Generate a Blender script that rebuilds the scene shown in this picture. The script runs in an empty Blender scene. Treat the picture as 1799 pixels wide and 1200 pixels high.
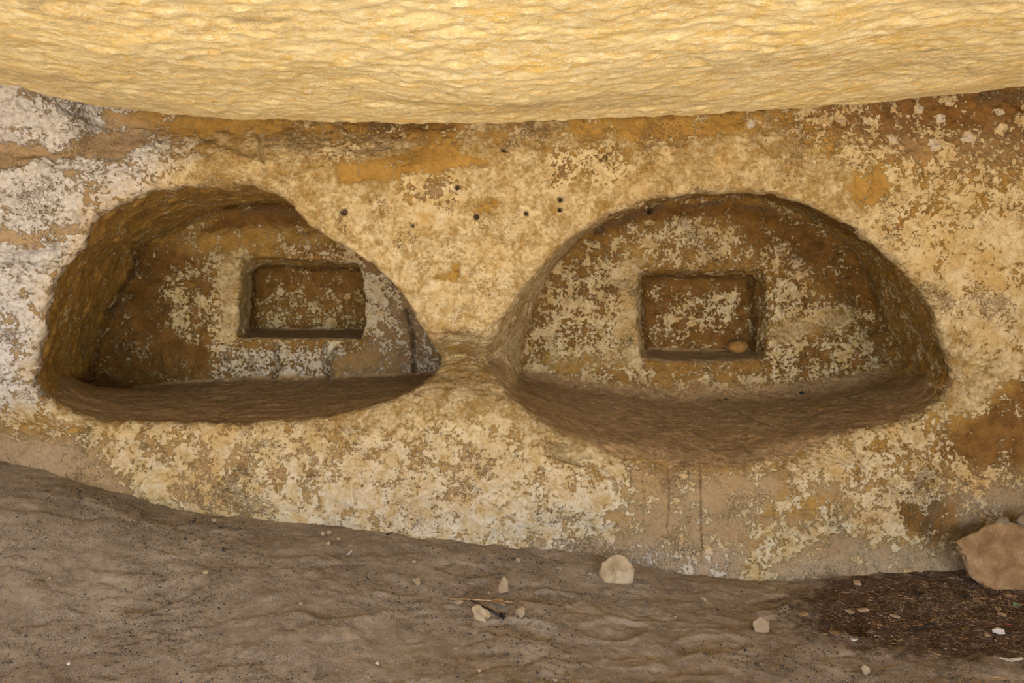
import bpy, bmesh, math, random
import numpy as np
from mathutils import Vector, Matrix, Euler

scene = bpy.context.scene
COL = scene.collection

# ------------------------------------------------------------------ camera
F_PX, CU, CV = 1199.0, 899.5, 600.0
CAM = np.array([0.0, -3.01, 1.40])
PITCH = math.atan(150.0 / 1199.0)
cam_d = bpy.data.cameras.new('camera')
cam_d.sensor_width = 36.0
cam_d.lens = 36.0 * F_PX / 1799.0
cam_d.clip_start = 0.02
cam = bpy.data.objects.new('camera', cam_d)
COL.objects.link(cam)
cam.location = CAM
cam.rotation_euler = (math.pi / 2 - PITCH, 0, 0)
scene.camera = cam

# ------------------------------------------------------------------ sky, sun, exposure
SUN_EL, SUN_AZ = math.radians(47), math.radians(8)      # azimuth measured from straight behind the camera
world = bpy.data.worlds.new('sky')
scene.world = world
world.use_nodes = True
wn = world.node_tree
wn.nodes.clear()
w_out = wn.nodes.new('ShaderNodeOutputWorld')
w_bg = wn.nodes.new('ShaderNodeBackground')
w_sky = wn.nodes.new('ShaderNodeTexSky')
w_sky.sky_type = 'NISHITA'
w_sky.sun_disc = False
w_sky.sun_elevation = SUN_EL
w_sky.sun_rotation = math.pi - SUN_AZ
w_bg.inputs['Strength'].default_value = 0.42
wn.links.new(w_sky.outputs[0], w_bg.inputs['Color'])
wn.links.new(w_bg.outputs[0], w_out.inputs['Surface'])

sun_d = bpy.data.lights.new('sun', 'SUN')
sun_d.energy = 36.0
sun_d.angle = math.radians(0.53)
sun_d.color = (1.0, 0.95, 0.87)
sun = bpy.data.objects.new('sun', sun_d)
COL.objects.link(sun)
sdir = Vector((math.sin(SUN_AZ) * math.cos(SUN_EL), -math.cos(SUN_AZ) * math.cos(SUN_EL), math.sin(SUN_EL)))
sun.rotation_euler = sdir.to_track_quat('Z', 'Y').to_euler()
sun.location = sdir * 12

vs = scene.view_settings
vs.view_transform = 'Standard'
vs.look = 'None'
vs.gamma = 1.0
vs.use_curve_mapping = False
vs.exposure = 0.92

# ------------------------------------------------------------------ helpers: noise, projection, shapes
def hash3(ix, iy, iz, seed):
    h = (ix.astype(np.uint32) * np.uint32(374761393) + iy.astype(np.uint32) * np.uint32(668265263)
         + iz.astype(np.uint32) * np.uint32(2147483647) + np.uint32(seed) * np.uint32(974634599))
    h = (h ^ (h >> np.uint32(13))) * np.uint32(1274126177)
    h = h ^ (h >> np.uint32(16))
    return (h & np.uint32(0xFFFFFF)).astype(np.float32) / np.float32(0xFFFFFF) * 2 - 1

def vnoise(x, y, z, seed=0):
    x = np.asarray(x, np.float32); y = np.asarray(y, np.float32); z = np.asarray(z, np.float32)
    fx, fy, fz = np.floor(x), np.floor(y), np.floor(z)
    ix, iy, iz = fx.astype(np.int64), fy.astype(np.int64), fz.astype(np.int64)
    tx, ty, tz = x - fx, y - fy, z - fz
    tx = tx * tx * (3 - 2 * tx); ty = ty * ty * (3 - 2 * ty); tz = tz * tz * (3 - 2 * tz)
    r = 0
    for a in (0, 1):
        wx = tx if a else 1 - tx
        for b in (0, 1):
            wy = ty if b else 1 - ty
            for c in (0, 1):
                wz = tz if c else 1 - tz
                r = r + wx * wy * wz * hash3(ix + a, iy + b, iz + c, seed)
    return r

def fbm(x, y, z, freq, octv=4, gain=0.5, seed=0):
    r, a = 0, 1.0
    for k in range(octv):
        r = r + a * vnoise(x * freq + 17.3 * k, y * freq - 9.1 * k, z * freq + 4.7 * k, seed + k)
        freq *= 2.03; a *= gain
    return r

def ray(u, v):
    cp, sp = math.cos(PITCH), math.sin(PITCH)
    dx, dy = (u - CU) / F_PX, (CV - v) / F_PX
    return np.array([dx, cp + dy * sp, -sp + dy * cp])

def on_plane(u, v, Y):
    d = ray(u, v)
    return CAM + d * ((Y - CAM[1]) / d[1])

def sstep(a, b, x):
    t = np.clip((x - a) / (b - a), 0, 1)
    return t * t * (3 - 2 * t)

def gauss(x, c, s):
    return np.exp(-((x - c) / s) ** 2)

def catmull(pts, n=6):
    P = np.array(pts, float); m = len(P); out = []
    for i in range(m):
        p0, p1, p2, p3 = P[i - 1], P[i], P[(i + 1) % m], P[(i + 2) % m]
        for k in range(n):
            t = k / n
            out.append(0.5 * (2 * p1 + (p2 - p0) * t + (2 * p0 - 5 * p1 + 4 * p2 - p3) * t * t + (3 * p1 - p0 - 3 * p2 + p3) * t ** 3))
    return np.array(out)

def poly_sdf(poly, X, Z):
    d = np.full(X.shape, 1e9, np.float32); inside = np.zeros(X.shape, bool)
    n = len(poly)
    for i in range(n):
        ax, az = poly[i]; bx, bz = poly[(i + 1) % n]
        ex, ez = bx - ax, bz - az
        wx, wz = X - ax, Z - az
        t = np.clip((wx * ex + wz * ez) / (ex * ex + ez * ez + 1e-12), 0, 1)
        dd = (wx - ex * t) ** 2 + (wz - ez * t) ** 2
        d = np.minimum(d, dd)
        c = ((az <= Z) & (bz > Z)) | ((bz <= Z) & (az > Z))
        if abs(ez) > 1e-12:
            inside ^= c & (X < ax + (Z - az) / ez * ex)
    d = np.sqrt(d)
    return np.where(inside, -d, d).astype(np.float32)

def line_dist(line, X, Z):
    d = np.full(X.shape, 1e9, np.float32)
    for (ax, az), (bx, bz) in zip(line[:-1], line[1:]):
        ex, ez = bx - ax, bz - az
        wx, wz = X - ax, Z - az
        t = np.clip((wx * ex + wz * ez) / (ex * ex + ez * ez + 1e-12), 0, 1)
        d = np.minimum(d, (wx - ex * t) ** 2 + (wz - ez * t) ** 2)
    return np.sqrt(d)

# ------------------------------------------------------------------ helpers: node materials
class NT:
    def __init__(s, name):
        s.m = bpy.data.materials.new(name); s.m.use_nodes = True
        s.t = s.m.node_tree; s.t.nodes.clear()
        s.out = s.n('ShaderNodeOutputMaterial')
        s.b = s.n('ShaderNodeBsdfPrincipled')
        s.b.inputs['Roughness'].default_value = 0.92
        s.b.inputs['Specular IOR Level'].default_value = 0.15
        s.l(s.b.outputs[0], s.out.inputs['Surface'])
    def n(s, t, **k):
        o = s.t.nodes.new(t)
        for a, b in k.items(): setattr(o, a, b)
        return o
    def l(s, a, b): s.t.links.new(a, b)
    def put(s, sock, v):
        if hasattr(v, 'is_linked') or hasattr(v, 'links'): s.l(v, sock)
        else:
            if isinstance(v, tuple) and len(v) == 3 and sock.type == 'RGBA': v = v + (1,)
            sock.default_value = v
    def pos(s, scale=(1, 1, 1), obj=False):
        if obj:
            src = s.n('ShaderNodeTexCoord').outputs['Object']
        else:
            src = s.n('ShaderNodeNewGeometry').outputs['Position']
        mp = s.n('ShaderNodeMapping'); mp.inputs['Scale'].default_value = scale
        s.l(src, mp.inputs['Vector']); return mp.outputs[0]
    def noise(s, vec, scale, detail=4, rough=0.5, dist=0.0):
        o = s.n('ShaderNodeTexNoise'); s.l(vec, o.inputs['Vector'])
        o.inputs['Scale'].default_value = scale; o.inputs['Detail'].default_value = detail
        o.inputs['Roughness'].default_value = rough; o.inputs['Distortion'].default_value = dist
        return o.outputs['Fac']
    def voro(s, vec, scale, feature='F1', out='Distance', rnd=1.0):
        o = s.n('ShaderNodeTexVoronoi', feature=feature); s.l(vec, o.inputs['Vector'])
        o.inputs['Scale'].default_value = scale; o.inputs['Randomness'].default_value = rnd
        return o.outputs[out]
    def math(s, op, a, b=0.0, c=None, clamp=False):
        o = s.n('ShaderNodeMath', operation=op, use_clamp=clamp)
        s.put(o.inputs[0], a); s.put(o.inputs[1], b)
        if c is not None: s.put(o.inputs[2], c)
        return o.outputs[0]
    def remap(s, v, a, b, c=0.0, d=1.0, smooth=True):
        o = s.n('ShaderNodeMapRange', interpolation_type='SMOOTHSTEP' if smooth else 'LINEAR')
        s.put(o.inputs['Value'], v)
        o.inputs['From Min'].default_value = a; o.inputs['From Max'].default_value = b
        o.inputs['To Min'].default_value = c; o.inputs['To Max'].default_value = d
        return o.outputs[0]
    def mix(s, f, a, b, mode='MIX'):
        o = s.n('ShaderNodeMix', data_type='RGBA', blend_type=mode)
        s.put(o.inputs[0], f); s.put(o.inputs[6], a); s.put(o.inputs[7], b)
        return o.outputs[2]
    def attr(s, name):
        o = s.n('ShaderNodeAttribute', attribute_name=name)
        sp = s.n('ShaderNodeSeparateColor'); s.l(o.outputs['Color'], sp.inputs[0])
        return sp.outputs[0], sp.outputs[1], sp.outputs[2]
    def bump(s, h, dist, strength=1.0):
        o = s.n('ShaderNodeBump'); s.l(h, o.inputs['Height'])
        o.inputs['Distance'].default_value = dist; o.inputs['Strength'].default_value = strength
        s.l(o.outputs[0], s.b.inputs['Normal'])

def wall_material():
    s = NT('weathered_sandstone')
    p = s.pos()
    crust, hue, base = s.attr('paint_a')
    grey, dark, bench = s.attr('paint_b')
    n1 = s.noise(p, 11.0, 12, 0.70, 0.25)
    n2 = s.noise(p, 55.0, 8, 0.7)
    n3 = s.noise(p, 17.0, 6, 0.6, 0.4)
    n4 = s.noise(p, 150.0, 4, 0.7)
    n5 = s.noise(p, 4.0, 5, 0.55)
    # flaky pale crust
    v = s.math('ADD', s.math('MULTIPLY', n1, 0.72), s.math('MULTIPLY', n2, 0.28))
    v = s.math('ADD', s.math('MULTIPLY', s.math('SUBTRACT', v, 0.5), 4.0), s.math('SUBTRACT', crust, 0.5))
    v2 = s.math('ADD', s.math('MULTIPLY', s.math('SUBTRACT', n2, 0.5), 1.3), v)
    sharp = s.remap(v2, -0.07, 0.07)
    broad = s.remap(v2, -0.55, 0.55)
    shp = s.math('MAXIMUM', s.remap(s.math('ADD', s.math('ADD', base, hue), grey), 0.15, 0.5), s.remap(crust, 0.5, 0.25))
    mask = s.math('ADD', s.math('MULTIPLY', sharp, shp), s.math('MULTIPLY', broad, s.math('SUBTRACT', 1.0, shp)))
    # bare rock under the crust
    och = s.mix(s.remap(n3, 0.3, 0.7), OCHRE_A, OCHRE_B)
    brn = s.mix(s.remap(n3, 0.3, 0.7), BROWN_A, BROWN_B)
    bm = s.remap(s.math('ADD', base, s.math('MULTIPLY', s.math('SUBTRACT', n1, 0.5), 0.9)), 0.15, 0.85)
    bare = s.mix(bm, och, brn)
    gry = s.mix(s.remap(n2, 0.3, 0.7), GREY_A, GREY_B)
    bare = s.mix(s.remap(s.math('ADD', grey, s.math('MULTIPLY', s.math('SUBTRACT', n5, 0.5), 0.5)), 0.1, 0.9), bare, gry)
    # crust colour
    cr = s.mix(s.remap(s.math('ADD', s.math('MULTIPLY', n3, 0.6), s.math('MULTIPLY', n2, 0.4)), 0.36, 0.62), CREAM_A, CREAM_B)
    cr = s.mix(s.math('MULTIPLY', s.remap(n5, 0.5, 0.68), 0.55), cr, CREAM_O)
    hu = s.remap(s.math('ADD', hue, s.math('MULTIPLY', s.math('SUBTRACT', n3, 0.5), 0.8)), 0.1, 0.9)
    lil = s.mix(s.remap(n2, 0.35, 0.65), LILAC_SKY_A, LILAC_SKY_B)
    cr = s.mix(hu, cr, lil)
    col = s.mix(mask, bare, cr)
    # lichen pits
    pn = s.math('ADD', s.math('MULTIPLY', n4, 0.6), s.math('MULTIPLY', s.noise(p, 70.0, 6, 0.75), 0.4))
    zone = s.noise(p, 4.5, 6, 0.65, 0.5)
    pit = s.remap(s.math('ADD', pn, s.math('MULTIPLY', s.math('SUBTRACT', zone, 0.5), 0.75)), 0.60, 0.645)
    col = s.mix(s.math('MULTIPLY', pit, 0.70), col, (0.135, 0.095, 0.06))
    gl = s.remap(s.math('ADD', dark, s.math('MULTIPLY', s.math('SUBTRACT', n2, 0.5), 1.0)), 0.25, 0.75)
    col = s.mix(s.math('MULTIPLY', gl, 0.85), col, STAIN_SHADE)
    col = s.mix(s.remap(s.math('ADD', bench, s.math('MULTIPLY', s.math('SUBTRACT', n1, 0.5), 1.3)), 0.15, 0.85), col,
                s.mix(s.remap(s.noise(p, 26, 6, 0.65), 0.35, 0.65), DUST_A, DUST_B))
    s.l(col, s.b.inputs['Base Color'])
    h = s.math('ADD', s.math('MULTIPLY', mask, 0.35), s.math('MULTIPLY', n2, 0.5))
    h = s.math('ADD', h, s.math('MULTIPLY', n4, 0.25))
    h = s.math('SUBTRACT', h, s.math('MULTIPLY', pit, 0.3))
    h = s.math('ADD', h, s.math('MULTIPLY', n3, 0.6))
    s.bump(h, 0.010)
    return s.m

def ceiling_material():
    s = NT('flaky_limestone_ceiling')
    p = s.pos((1.0, 1.0, 1.0)); ps = s.pos((1.0, 1.1, 1.0))
    bare, rim, _ = s.attr('paint_a')
    n1 = s.noise(ps, 7.0, 10, 0.62, 0.6)
    n2 = s.noise(ps, 38.0, 8, 0.68, 0.8)
    n3 = s.noise(ps, 90.0, 5, 0.7)
    v1 = s.math('ADD', s.math('MULTIPLY', n1, 0.55), s.math('MULTIPLY', n2, 0.45))
    col = s.mix(s.remap(v1, 0.36, 0.56), CEIL_A, CEIL_B)
    yel = s.noise(p, 5.5, 7, 0.6, 0.6)
    col = s.mix(s.math('MULTIPLY', s.remap(s.math('ADD', s.math('MULTIPLY', yel, 0.6), s.math('MULTIPLY', n2, 0.4)), 0.51, 0.60), 0.75), col, CEIL_Y)
    col = s.mix(s.math('MULTIPLY', s.remap(s.math('ADD', s.math('MULTIPLY', n3, 0.35), s.math('MULTIPLY', n2, 0.65)), 0.48, 0.60), 0.85), col, CEIL_W)
    b = s.remap(s.math('ADD', bare, s.math('MULTIPLY', s.math('SUBTRACT', v1, 0.5), 2.2)), 0.42, 0.58)
    col = s.mix(s.math('MULTIPLY', b, 0.8), col, CEIL_BARE)
    spot = s.math('MULTIPLY', s.remap(n3, 0.66, 0.72), s.remap(s.noise(p, 9.0, 3), 0.52, 0.62))
    col = s.mix(s.math('MULTIPLY', spot, 0.7), col, (0.28, 0.15, 0.04))
    s.l(col, s.b.inputs['Base Color'])
    h = s.math('ADD', s.math('MULTIPLY', n2, 1.0), s.math('MULTIPLY', n3, 0.35))
    h = s.math('ADD', h, s.math('MULTIPLY', n1, 0.8))
    s.bump(h, 0.007)
    return s.m

def floor_material():
    s = NT('dusty_sand')
    p = s.pos()
    mulch, ash, track = s.attr('paint_a')
    n1 = s.noise(p, 5.0, 8, 0.6, 0.3)
    n2 = s.noise(p, 38.0, 8, 0.65)
    g = s.noise(p, 330.0, 3, 0.7)
    g2 = s.noise(p, 210.0, 2, 0.6)
    col = s.mix(s.remap(s.math('ADD', s.math('MULTIPLY', n1, 0.6), s.math('MULTIPLY', n2, 0.4)), 0.38, 0.62), SAND_A, SAND_B)
    # dark and pale grains lying in drifts
    dr = s.remap(s.math('ADD', ash, s.math('MULTIPLY', s.math('SUBTRACT', s.noise(s.pos((0.8, 1.6, 1)), 9.0, 8, 0.7, 0.6), 0.5), 3.2)), 0.40, 0.66)
    drk = s.math('MULTIPLY', s.remap(g, 0.525, 0.575), dr)
    col = s.mix(s.math('MULTIPLY', drk, 0.8), col, (0.050, 0.045, 0.045))
    wht = s.math('MULTIPLY', s.remap(g2, 0.62, 0.67), dr)
    col = s.mix(s.math('MULTIPLY', wht, 0.8), col, (0.50, 0.44, 0.38))
    mc = s.mix(s.remap(s.noise(s.pos((1, 2.2, 1)), 60.0, 6, 0.75), 0.36, 0.64), MULCH_A, MULCH_B)
    mm = s.remap(s.math('ADD', mulch, s.math('MULTIPLY', s.math('SUBTRACT', s.noise(p, 14.0, 9, 0.7), 0.5), 1.6)), 0.32, 0.72)
    col = s.mix(mm, col, mc)
    s.l(col, s.b.inputs['Base Color'])
    h = s.math('ADD', s.math('MULTIPLY', n2, 1.0), s.math('MULTIPLY', g, 0.28))
    h = s.math('ADD', h, s.math('MULTIPLY', s.math('MULTIPLY', s.noise(p, 120, 4, 0.75), mm), 0.8))
    s.bump(h, 0.014)
    return s.m

def rock_material(name, a, b, c, scale=1.0, rough_bump=0.006):
    s = NT(name)
    p = s.pos(obj=True)
    n1 = s.noise(p, 6.0 * scale, 8, 0.6, 0.3); n2 = s.noise(p, 40.0 * scale, 7, 0.7)
    col = s.mix(s.remap(n1, 0.36, 0.62), a, b)
    col = s.mix(s.math('MULTIPLY', s.remap(s.math('ADD', s.math('MULTIPLY', n1, 0.4), s.math('MULTIPLY', n2, 0.6)), 0.54, 0.64), 0.75), col, c)
    col = s.mix(s.math('MULTIPLY', s.remap(s.noise(p, 90 * scale, 3, 0.7), 0.68, 0.74), 0.5), col, (0.12, 0.09, 0.06))
    s.l(col, s.b.inputs['Base Color'])
    s.bump(s.math('ADD', n1, s.math('MULTIPLY', n2, 0.7)), rough_bump)
    return s.m

def plain_material(name, a, b, scale=60.0, rough=0.8):
    s = NT(name)
    p = s.pos(obj=True)
    s.l(s.mix(s.remap(s.noise(p, scale, 5, 0.6), 0.35, 0.65), a, b), s.b.inputs['Base Color'])
    s.b.inputs['Roughness'].default_value = rough
    return s.m

# palette (linear reflectance)
OCHRE_A, OCHRE_B = (0.235, 0.138, 0.034), (0.31, 0.192, 0.056)
BROWN_A, BROWN_B = (0.100, 0.0495, 0.0125), (0.170, 0.0895, 0.025)
GREY_A, GREY_B = (0.235, 0.178, 0.118), (0.335, 0.262, 0.182)
CREAM_A, CREAM_B, CREAM_O = (0.320, 0.232, 0.105), (0.460, 0.388, 0.255), (0.380, 0.245, 0.088)
LILAC_SKY_A, LILAC_SKY_B = (0.335, 0.315, 0.315), (0.475, 0.475, 0.505)  # whitish crust, with bluish sky light painted into its tint
STAIN_SHADE = (0.11, 0.068, 0.036)  # mould, runs and scratches; also the painted shade of the drilled holes
DUST_A, DUST_B = (0.255, 0.172, 0.092), (0.355, 0.250, 0.146)
CEIL_Y = (0.70, 0.515, 0.175)
CEIL_A, CEIL_B, CEIL_W, CEIL_BARE = (0.62, 0.465, 0.195), (0.72, 0.63, 0.375), (0.77, 0.735, 0.58), (0.47, 0.385, 0.225)
SAND_A, SAND_B = (0.215, 0.172, 0.131), (0.318, 0.266, 0.214)
MULCH_A, MULCH_B = (0.045, 0.026, 0.016), (0.150, 0.090, 0.055)

def mesh_np(name, verts, quads, mat, smooth=True):
    me = bpy.data.meshes.new(name)
    nq = len(quads)
    me.vertices.add(len(verts)); me.vertices.foreach_set('co', np.asarray(verts, np.float32).ravel())
    me.loops.add(nq * 4); me.loops.foreach_set('vertex_index', np.asarray(quads, np.int32).ravel())
    me.polygons.add(nq)
    me.polygons.foreach_set('loop_start', np.arange(0, nq * 4, 4, dtype=np.int32))
    me.polygons.foreach_set('loop_total', np.full(nq, 4, np.int32))
    me.update(calc_edges=True)
    if smooth: me.polygons.foreach_set('use_smooth', np.ones(nq, bool))
    me.materials.append(mat)
    return me

def set_attr(me, name, *ch):
    n = len(me.vertices)
    a = me.attributes.new(name, 'FLOAT_COLOR', 'POINT')
    d = np.ones((n, 4), np.float32)
    for i, c in enumerate(ch): d[:, i] = c
    a.data.foreach_set('color', d.ravel())

def link_structure(name, me, label=None):
    o = bpy.data.objects.new(name, me); COL.objects.link(o)
    o['kind'] = 'structure'
    if label: o['label'] = label
    return o

# ------------------------------------------------------------------ the back wall: front face, two arched niches, two square recesses
NECK = on_plane(803, 642, 0.0)
def wall_front(x, z):
    """depth (Y) of the wall's front face at x, z"""
    w = 0.025 * fbm(x, 0 * x, z, 1.3, 3, 0.5, 3)
    w = w - 0.07 * sstep(0.62, 0.30, z)                                  # bench front stands proud
    w = w + 0.33 * gauss(x, NECK[0], 0.22) * gauss(z, NECK[2] - 0.01, 0.10)  # waist between the niches
    w = w + 0.05 * gauss(x, NECK[0], 0.5) * gauss(z, NECK[2] - 0.08, 0.22)
    w = w + 0.10 * sstep(1.78, 1.98, z) * sstep(-2.0, -1.75, x) * sstep(-0.1, -0.6, x)
    w = w + 0.05 * sstep(1.75, 2.05, z)
    w = w - 0.13 * sstep(-1.55, -2.15, x) * sstep(0.5, 0.9, z)           # the left flank bulges out
    w = w - 0.10 * gauss(x, -2.18, 0.30) * gauss(z, 2.02, 0.14)          # knob under the ceiling
    w = w + 0.07 * gauss(z, 1.80 + 0.05 * np.sin(x * 5), 0.055) * sstep(-1.75, -1.95, x)   # smooth hollow bands
    w = w + 0.06 * gauss(z, 1.425 + 0.04 * np.sin(x * 4 + 1), 0.05) * sstep(-1.80, -1.98, x)
    w = w + 0.03 * gauss(x, 2.05, 0.22) * gauss(z, 0.64, 0.2)
    w = w - 0.05 * sstep(0.16, -0.05, z)
    return w

def px_front(pts):
    out = []
    for u, v in pts:
        Y = 0.0
        for _ in range(4):
            P = on_plane(u, v, Y)
            Y = float(wall_front(np.array([P[0]]), np.array([P[2]]))[0])
        out.append((P[0], P[2]))
    return out
def px_at(pts, Y):
    return [tuple(on_plane(u, v, Y)[[0, 2]]) for u, v in pts]

L_FRONT = [(62, 690), (68, 620), (84, 540), (108, 470), (146, 428), (158, 385), (205, 358), (270, 332), (350, 324), (430, 322),
           (482, 332), (516, 360), (566, 408), (632, 450), (692, 505), (735, 560), (764, 606), (774, 640), (752, 668), (690, 706),
           (610, 730), (500, 745), (400, 750), (300, 753), (200, 748), (120, 730)]
L_BACK = [(150, 690), (172, 650), (182, 595), (205, 535), (240, 480), (258, 432), (300, 405), (360, 378), (430, 362), (520, 358),
          (600, 372), (680, 410), (745, 470), (790, 550), (800, 620), (790, 652), (700, 660), (600, 666), (480, 668), (400, 668), (300, 676), (215, 690)]
R_FRONT = [(866, 672), (846, 645), (850, 608), (882, 552), (934, 482), (988, 425), (1045, 390), (1105, 362), (1180, 344), (1265, 335), (1345, 340),
           (1420, 362), (1500, 402), (1562, 452), (1618, 518), (1656, 590), (1674, 655), (1664, 698), (1612, 738), (1510, 762), (1425, 790),
           (1335, 816), (1230, 822), (1120, 808), (1020, 780), (950, 745), (900, 708)]
R_BACK = [(908, 652), (918, 600), (938, 545), (960, 488), (998, 434), (1048, 394), (1108, 364), (1188, 347), (1268, 339), (1350, 347),
          (1430, 382), (1495, 436), (1530, 515), (1552, 580), (1560, 630), (1540, 660), (1480, 676), (1380, 690), (1290, 695), (1180, 694), (1060, 682), (970, 668)]
DL, DR = 1.00, 0.90
RECT_L_F = [(424, 446), (500, 452), (570, 458), (632, 462), (640, 500), (641, 560), (634, 596), (560, 594), (480, 594), (418, 592), (420, 540), (424, 490)]
RECT_L_B = [(452, 468), (520, 472), (600, 474), (655, 476), (662, 520), (660, 580), (600, 580), (520, 580), (450, 578), (448, 530)]
RECT_R_F = [(1122, 476), (1230, 474), (1345, 472), (1346, 560), (1344, 630), (1240, 636), (1120, 630), (1118, 560)]
RECT_R_B = [(1132, 488), (1230, 488), (1312, 490), (1316, 560), (1312, 612), (1230, 614), (1132, 612), (1130, 560)]
DRL, DRR = 0.42, 0.30

def smin(a, b, k):
    h = np.clip(0.5 + 0.5 * (b - a) / k, 0, 1)
    return b + (a - b) * h - k * h * (1 - h)

def build_wall():
    S = 0.0118
    x0, x1, y0, y1, z0, z1 = -3.0, 3.0, -0.34, 1.52, -0.14, 2.42
    xs = np.arange(x0, x1, S, dtype=np.float32); ys = np.arange(y0, y1, S, dtype=np.float32); zs = np.arange(z0, z1, S, dtype=np.float32)
    nx, ny, nz = len(xs), len(ys), len(zs)
    XX, ZZ = np.meshgrid(xs, zs, indexing='ij')
    W = wall_front(XX, ZZ).astype(np.float32)
    sm = lambda pts: np.array(catmull(pts, 5))
    lf = poly_sdf(sm(px_front(L_FRONT)), XX, ZZ); lb = poly_sdf(sm(px_at(L_BACK, DL)), XX, ZZ)
    rf = poly_sdf(sm(px_front(R_FRONT)), XX, ZZ); rb = poly_sdf(sm(px_at(R_BACK, DR)), XX, ZZ)
    rlf = poly_sdf(px_at(RECT_L_F, DL), XX, ZZ) - 0.004; rlb = poly_sdf(px_at(RECT_L_B, DL + DRL), XX, ZZ)
    rrf = poly_sdf(px_at(RECT_R_F, DR), XX, ZZ) - 0.004; rrb = poly_sdf(px_at(RECT_R_B, DR + DRR), XX, ZZ)
    # the back walls lean and undulate
    dl = DL + 0.03 * fbm(XX, XX * 0, ZZ, 2.2, 3, 0.5, 21) + 0.05 * gauss(ZZ, 1.62, 0.10)
    dr = DR + 0.02 * fbm(XX, XX * 0, ZZ, 2.2, 3, 0.5, 31) - 0.03 * gauss(ZZ, 0.86, 0.08)
    kk = (0.030 + 0.055 * sstep(0.75, 0.50, ZZ) + 0.07 * sstep(0.62, 0.50, ZZ) * sstep(0.0, 0.4, XX) + 0.03 * gauss(XX, NECK[0], 0.3) * gauss(ZZ, NECK[2], 0.3) + 0.06 * gauss(XX, NECK[0], 0.35) * gauss(ZZ, NECK[2] - 0.12, 0.10) + 0.02 * sstep(0.2, 0.4, XX)).astype(np.float32)
    D = np.empty((nx, ny, nz), np.float32)
    dl = dl.astype(np.float32); dr = dr.astype(np.float32)
    A = slice(0, int((NECK[0] + 0.45 - x0) / S)); Bs = slice(int((NECK[0] - 0.30 - x0) / S), nx)
    kR = (0.05 + 0.09 * sstep(1.05, 0.75, ZZ[Bs]) + 0.05 * sstep(1.2, 1.6, XX[Bs])).astype(np.float32)
    for j, y in enumerate(ys):
        d = y - W
        if y > -0.30:
            w_, e = W[A], dl[A]
            t = np.clip((y - w_) / (e - w_), -0.15, 1.0)
            n = lf[A] + (lb[A] - lf[A]) * (t * (1.15 - 0.15 * t))
            n = -smin(-n, -(y - e), 0.06)
            d[A] = smin(d[A], n, kk[A])
            w_, e = W[Bs], dr[Bs]
            t = np.clip((y - w_) / (e - w_), -0.15, 1.0)
            n = rf[Bs] + (rb[Bs] - rf[Bs]) * (t * (1.1 - 0.1 * t))
            n = -smin(-n, -(y - e), kR)
            d[Bs] = smin(d[Bs], n, kk[Bs])
        if y > 0.45:
            e = dl[A]
            t = np.clip((y - e) / DRL, -0.2, 1.0); n = -smin(-(rlf[A] + (rlb[A] - rlf[A]) * t), -(y - e - DRL), 0.03)
            d[A] = np.where(lb[A] < 0.08, smin(d[A], n, 0.022), d[A])
            e = dr[Bs]
            t = np.clip((y - e) / DRR, -0.2, 1.0); n = -smin(-(rrf[Bs] + (rrb[Bs] - rrf[Bs]) * t), -(y - e - DRR), 0.05)
            d[Bs] = np.where(rb[Bs] < 0.08, smin(d[Bs], n, 0.035), d[Bs])
        D[:, j, :] = d
    # surface nets
    inside = D < 0
    cnt = np.zeros((nx - 1, ny - 1, nz - 1), np.int8)
    for a in (0, 1):
        for b in (0, 1):
            for c in (0, 1):
                cnt += inside[a:nx - 1 + a, b:ny - 1 + b, c:nz - 1 + c]
    act = np.argwhere((cnt > 0) & (cnt < 8))
    idx = np.full(cnt.shape, -1, np.int32); idx[act[:, 0], act[:, 1], act[:, 2]] = np.arange(len(act))
    acc = np.zeros((len(act), 3), np.float32); num = np.zeros(len(act), np.float32)
    I, J, K = act.T
    corner = {}
    for a in (0, 1):
        for b in (0, 1):
            for c in (0, 1):
                corner[a, b, c] = D[I + a, J + b, K + c]
    for ax in range(3):
        for p in (0, 1):
            for q in (0, 1):
                A = [p, q]; A.insert(ax, 0); B = [p, q]; B.insert(ax, 1)
                da, db = corner[tuple(A)], corner[tuple(B)]
                c = (da < 0) != (db < 0)
                t = np.where(c, da / np.where(c, da - db, 1), 0)
                for m in range(3):
                    acc[:, m] += np.where(c, (A[m] + t) if m == ax else A[m], 0)
                num += c
    V = (act + acc / num[:, None]) * S + np.array([x0, y0, z0], np.float32)
    quads = []
    # edges along x
    e = np.argwhere(inside[:-1, 1:-1, 1:-1] != inside[1:, 1:-1, 1:-1]); i, j, k = e[:, 0], e[:, 1] + 1, e[:, 2] + 1
    q = np.stack([idx[i, j - 1, k - 1], idx[i, j, k - 1], idx[i, j, k], idx[i, j - 1, k]], 1)
    f = inside[i, j, k]; q[~f] = q[~f][:, ::-1]; quads.append(q)
    e = np.argwhere(inside[1:-1, :-1, 1:-1] != inside[1:-1, 1:, 1:-1]); i, j, k = e[:, 0] + 1, e[:, 1], e[:, 2] + 1
    q = np.stack([idx[i - 1, j, k - 1], idx[i - 1, j, k], idx[i, j, k], idx[i, j, k - 1]], 1)
    f = inside[i, j, k]; q[~f] = q[~f][:, ::-1]; quads.append(q)
    e = np.argwhere(inside[1:-1, 1:-1, :-1] != inside[1:-1, 1:-1, 1:]); i, j, k = e[:, 0] + 1, e[:, 1] + 1, e[:, 2]
    q = np.stack([idx[i - 1, j - 1, k], idx[i, j - 1, k], idx[i, j, k], idx[i - 1, j, k]], 1)
    f = inside[i, j, k]; q[~f] = q[~f][:, ::-1]; quads.append(q)
    Q = np.concatenate(quads)[:, ::-1]
    # refine once with a smooth subdivision
    me = mesh_np('wall_coarse', V, Q, MAT_WALL)
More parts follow.
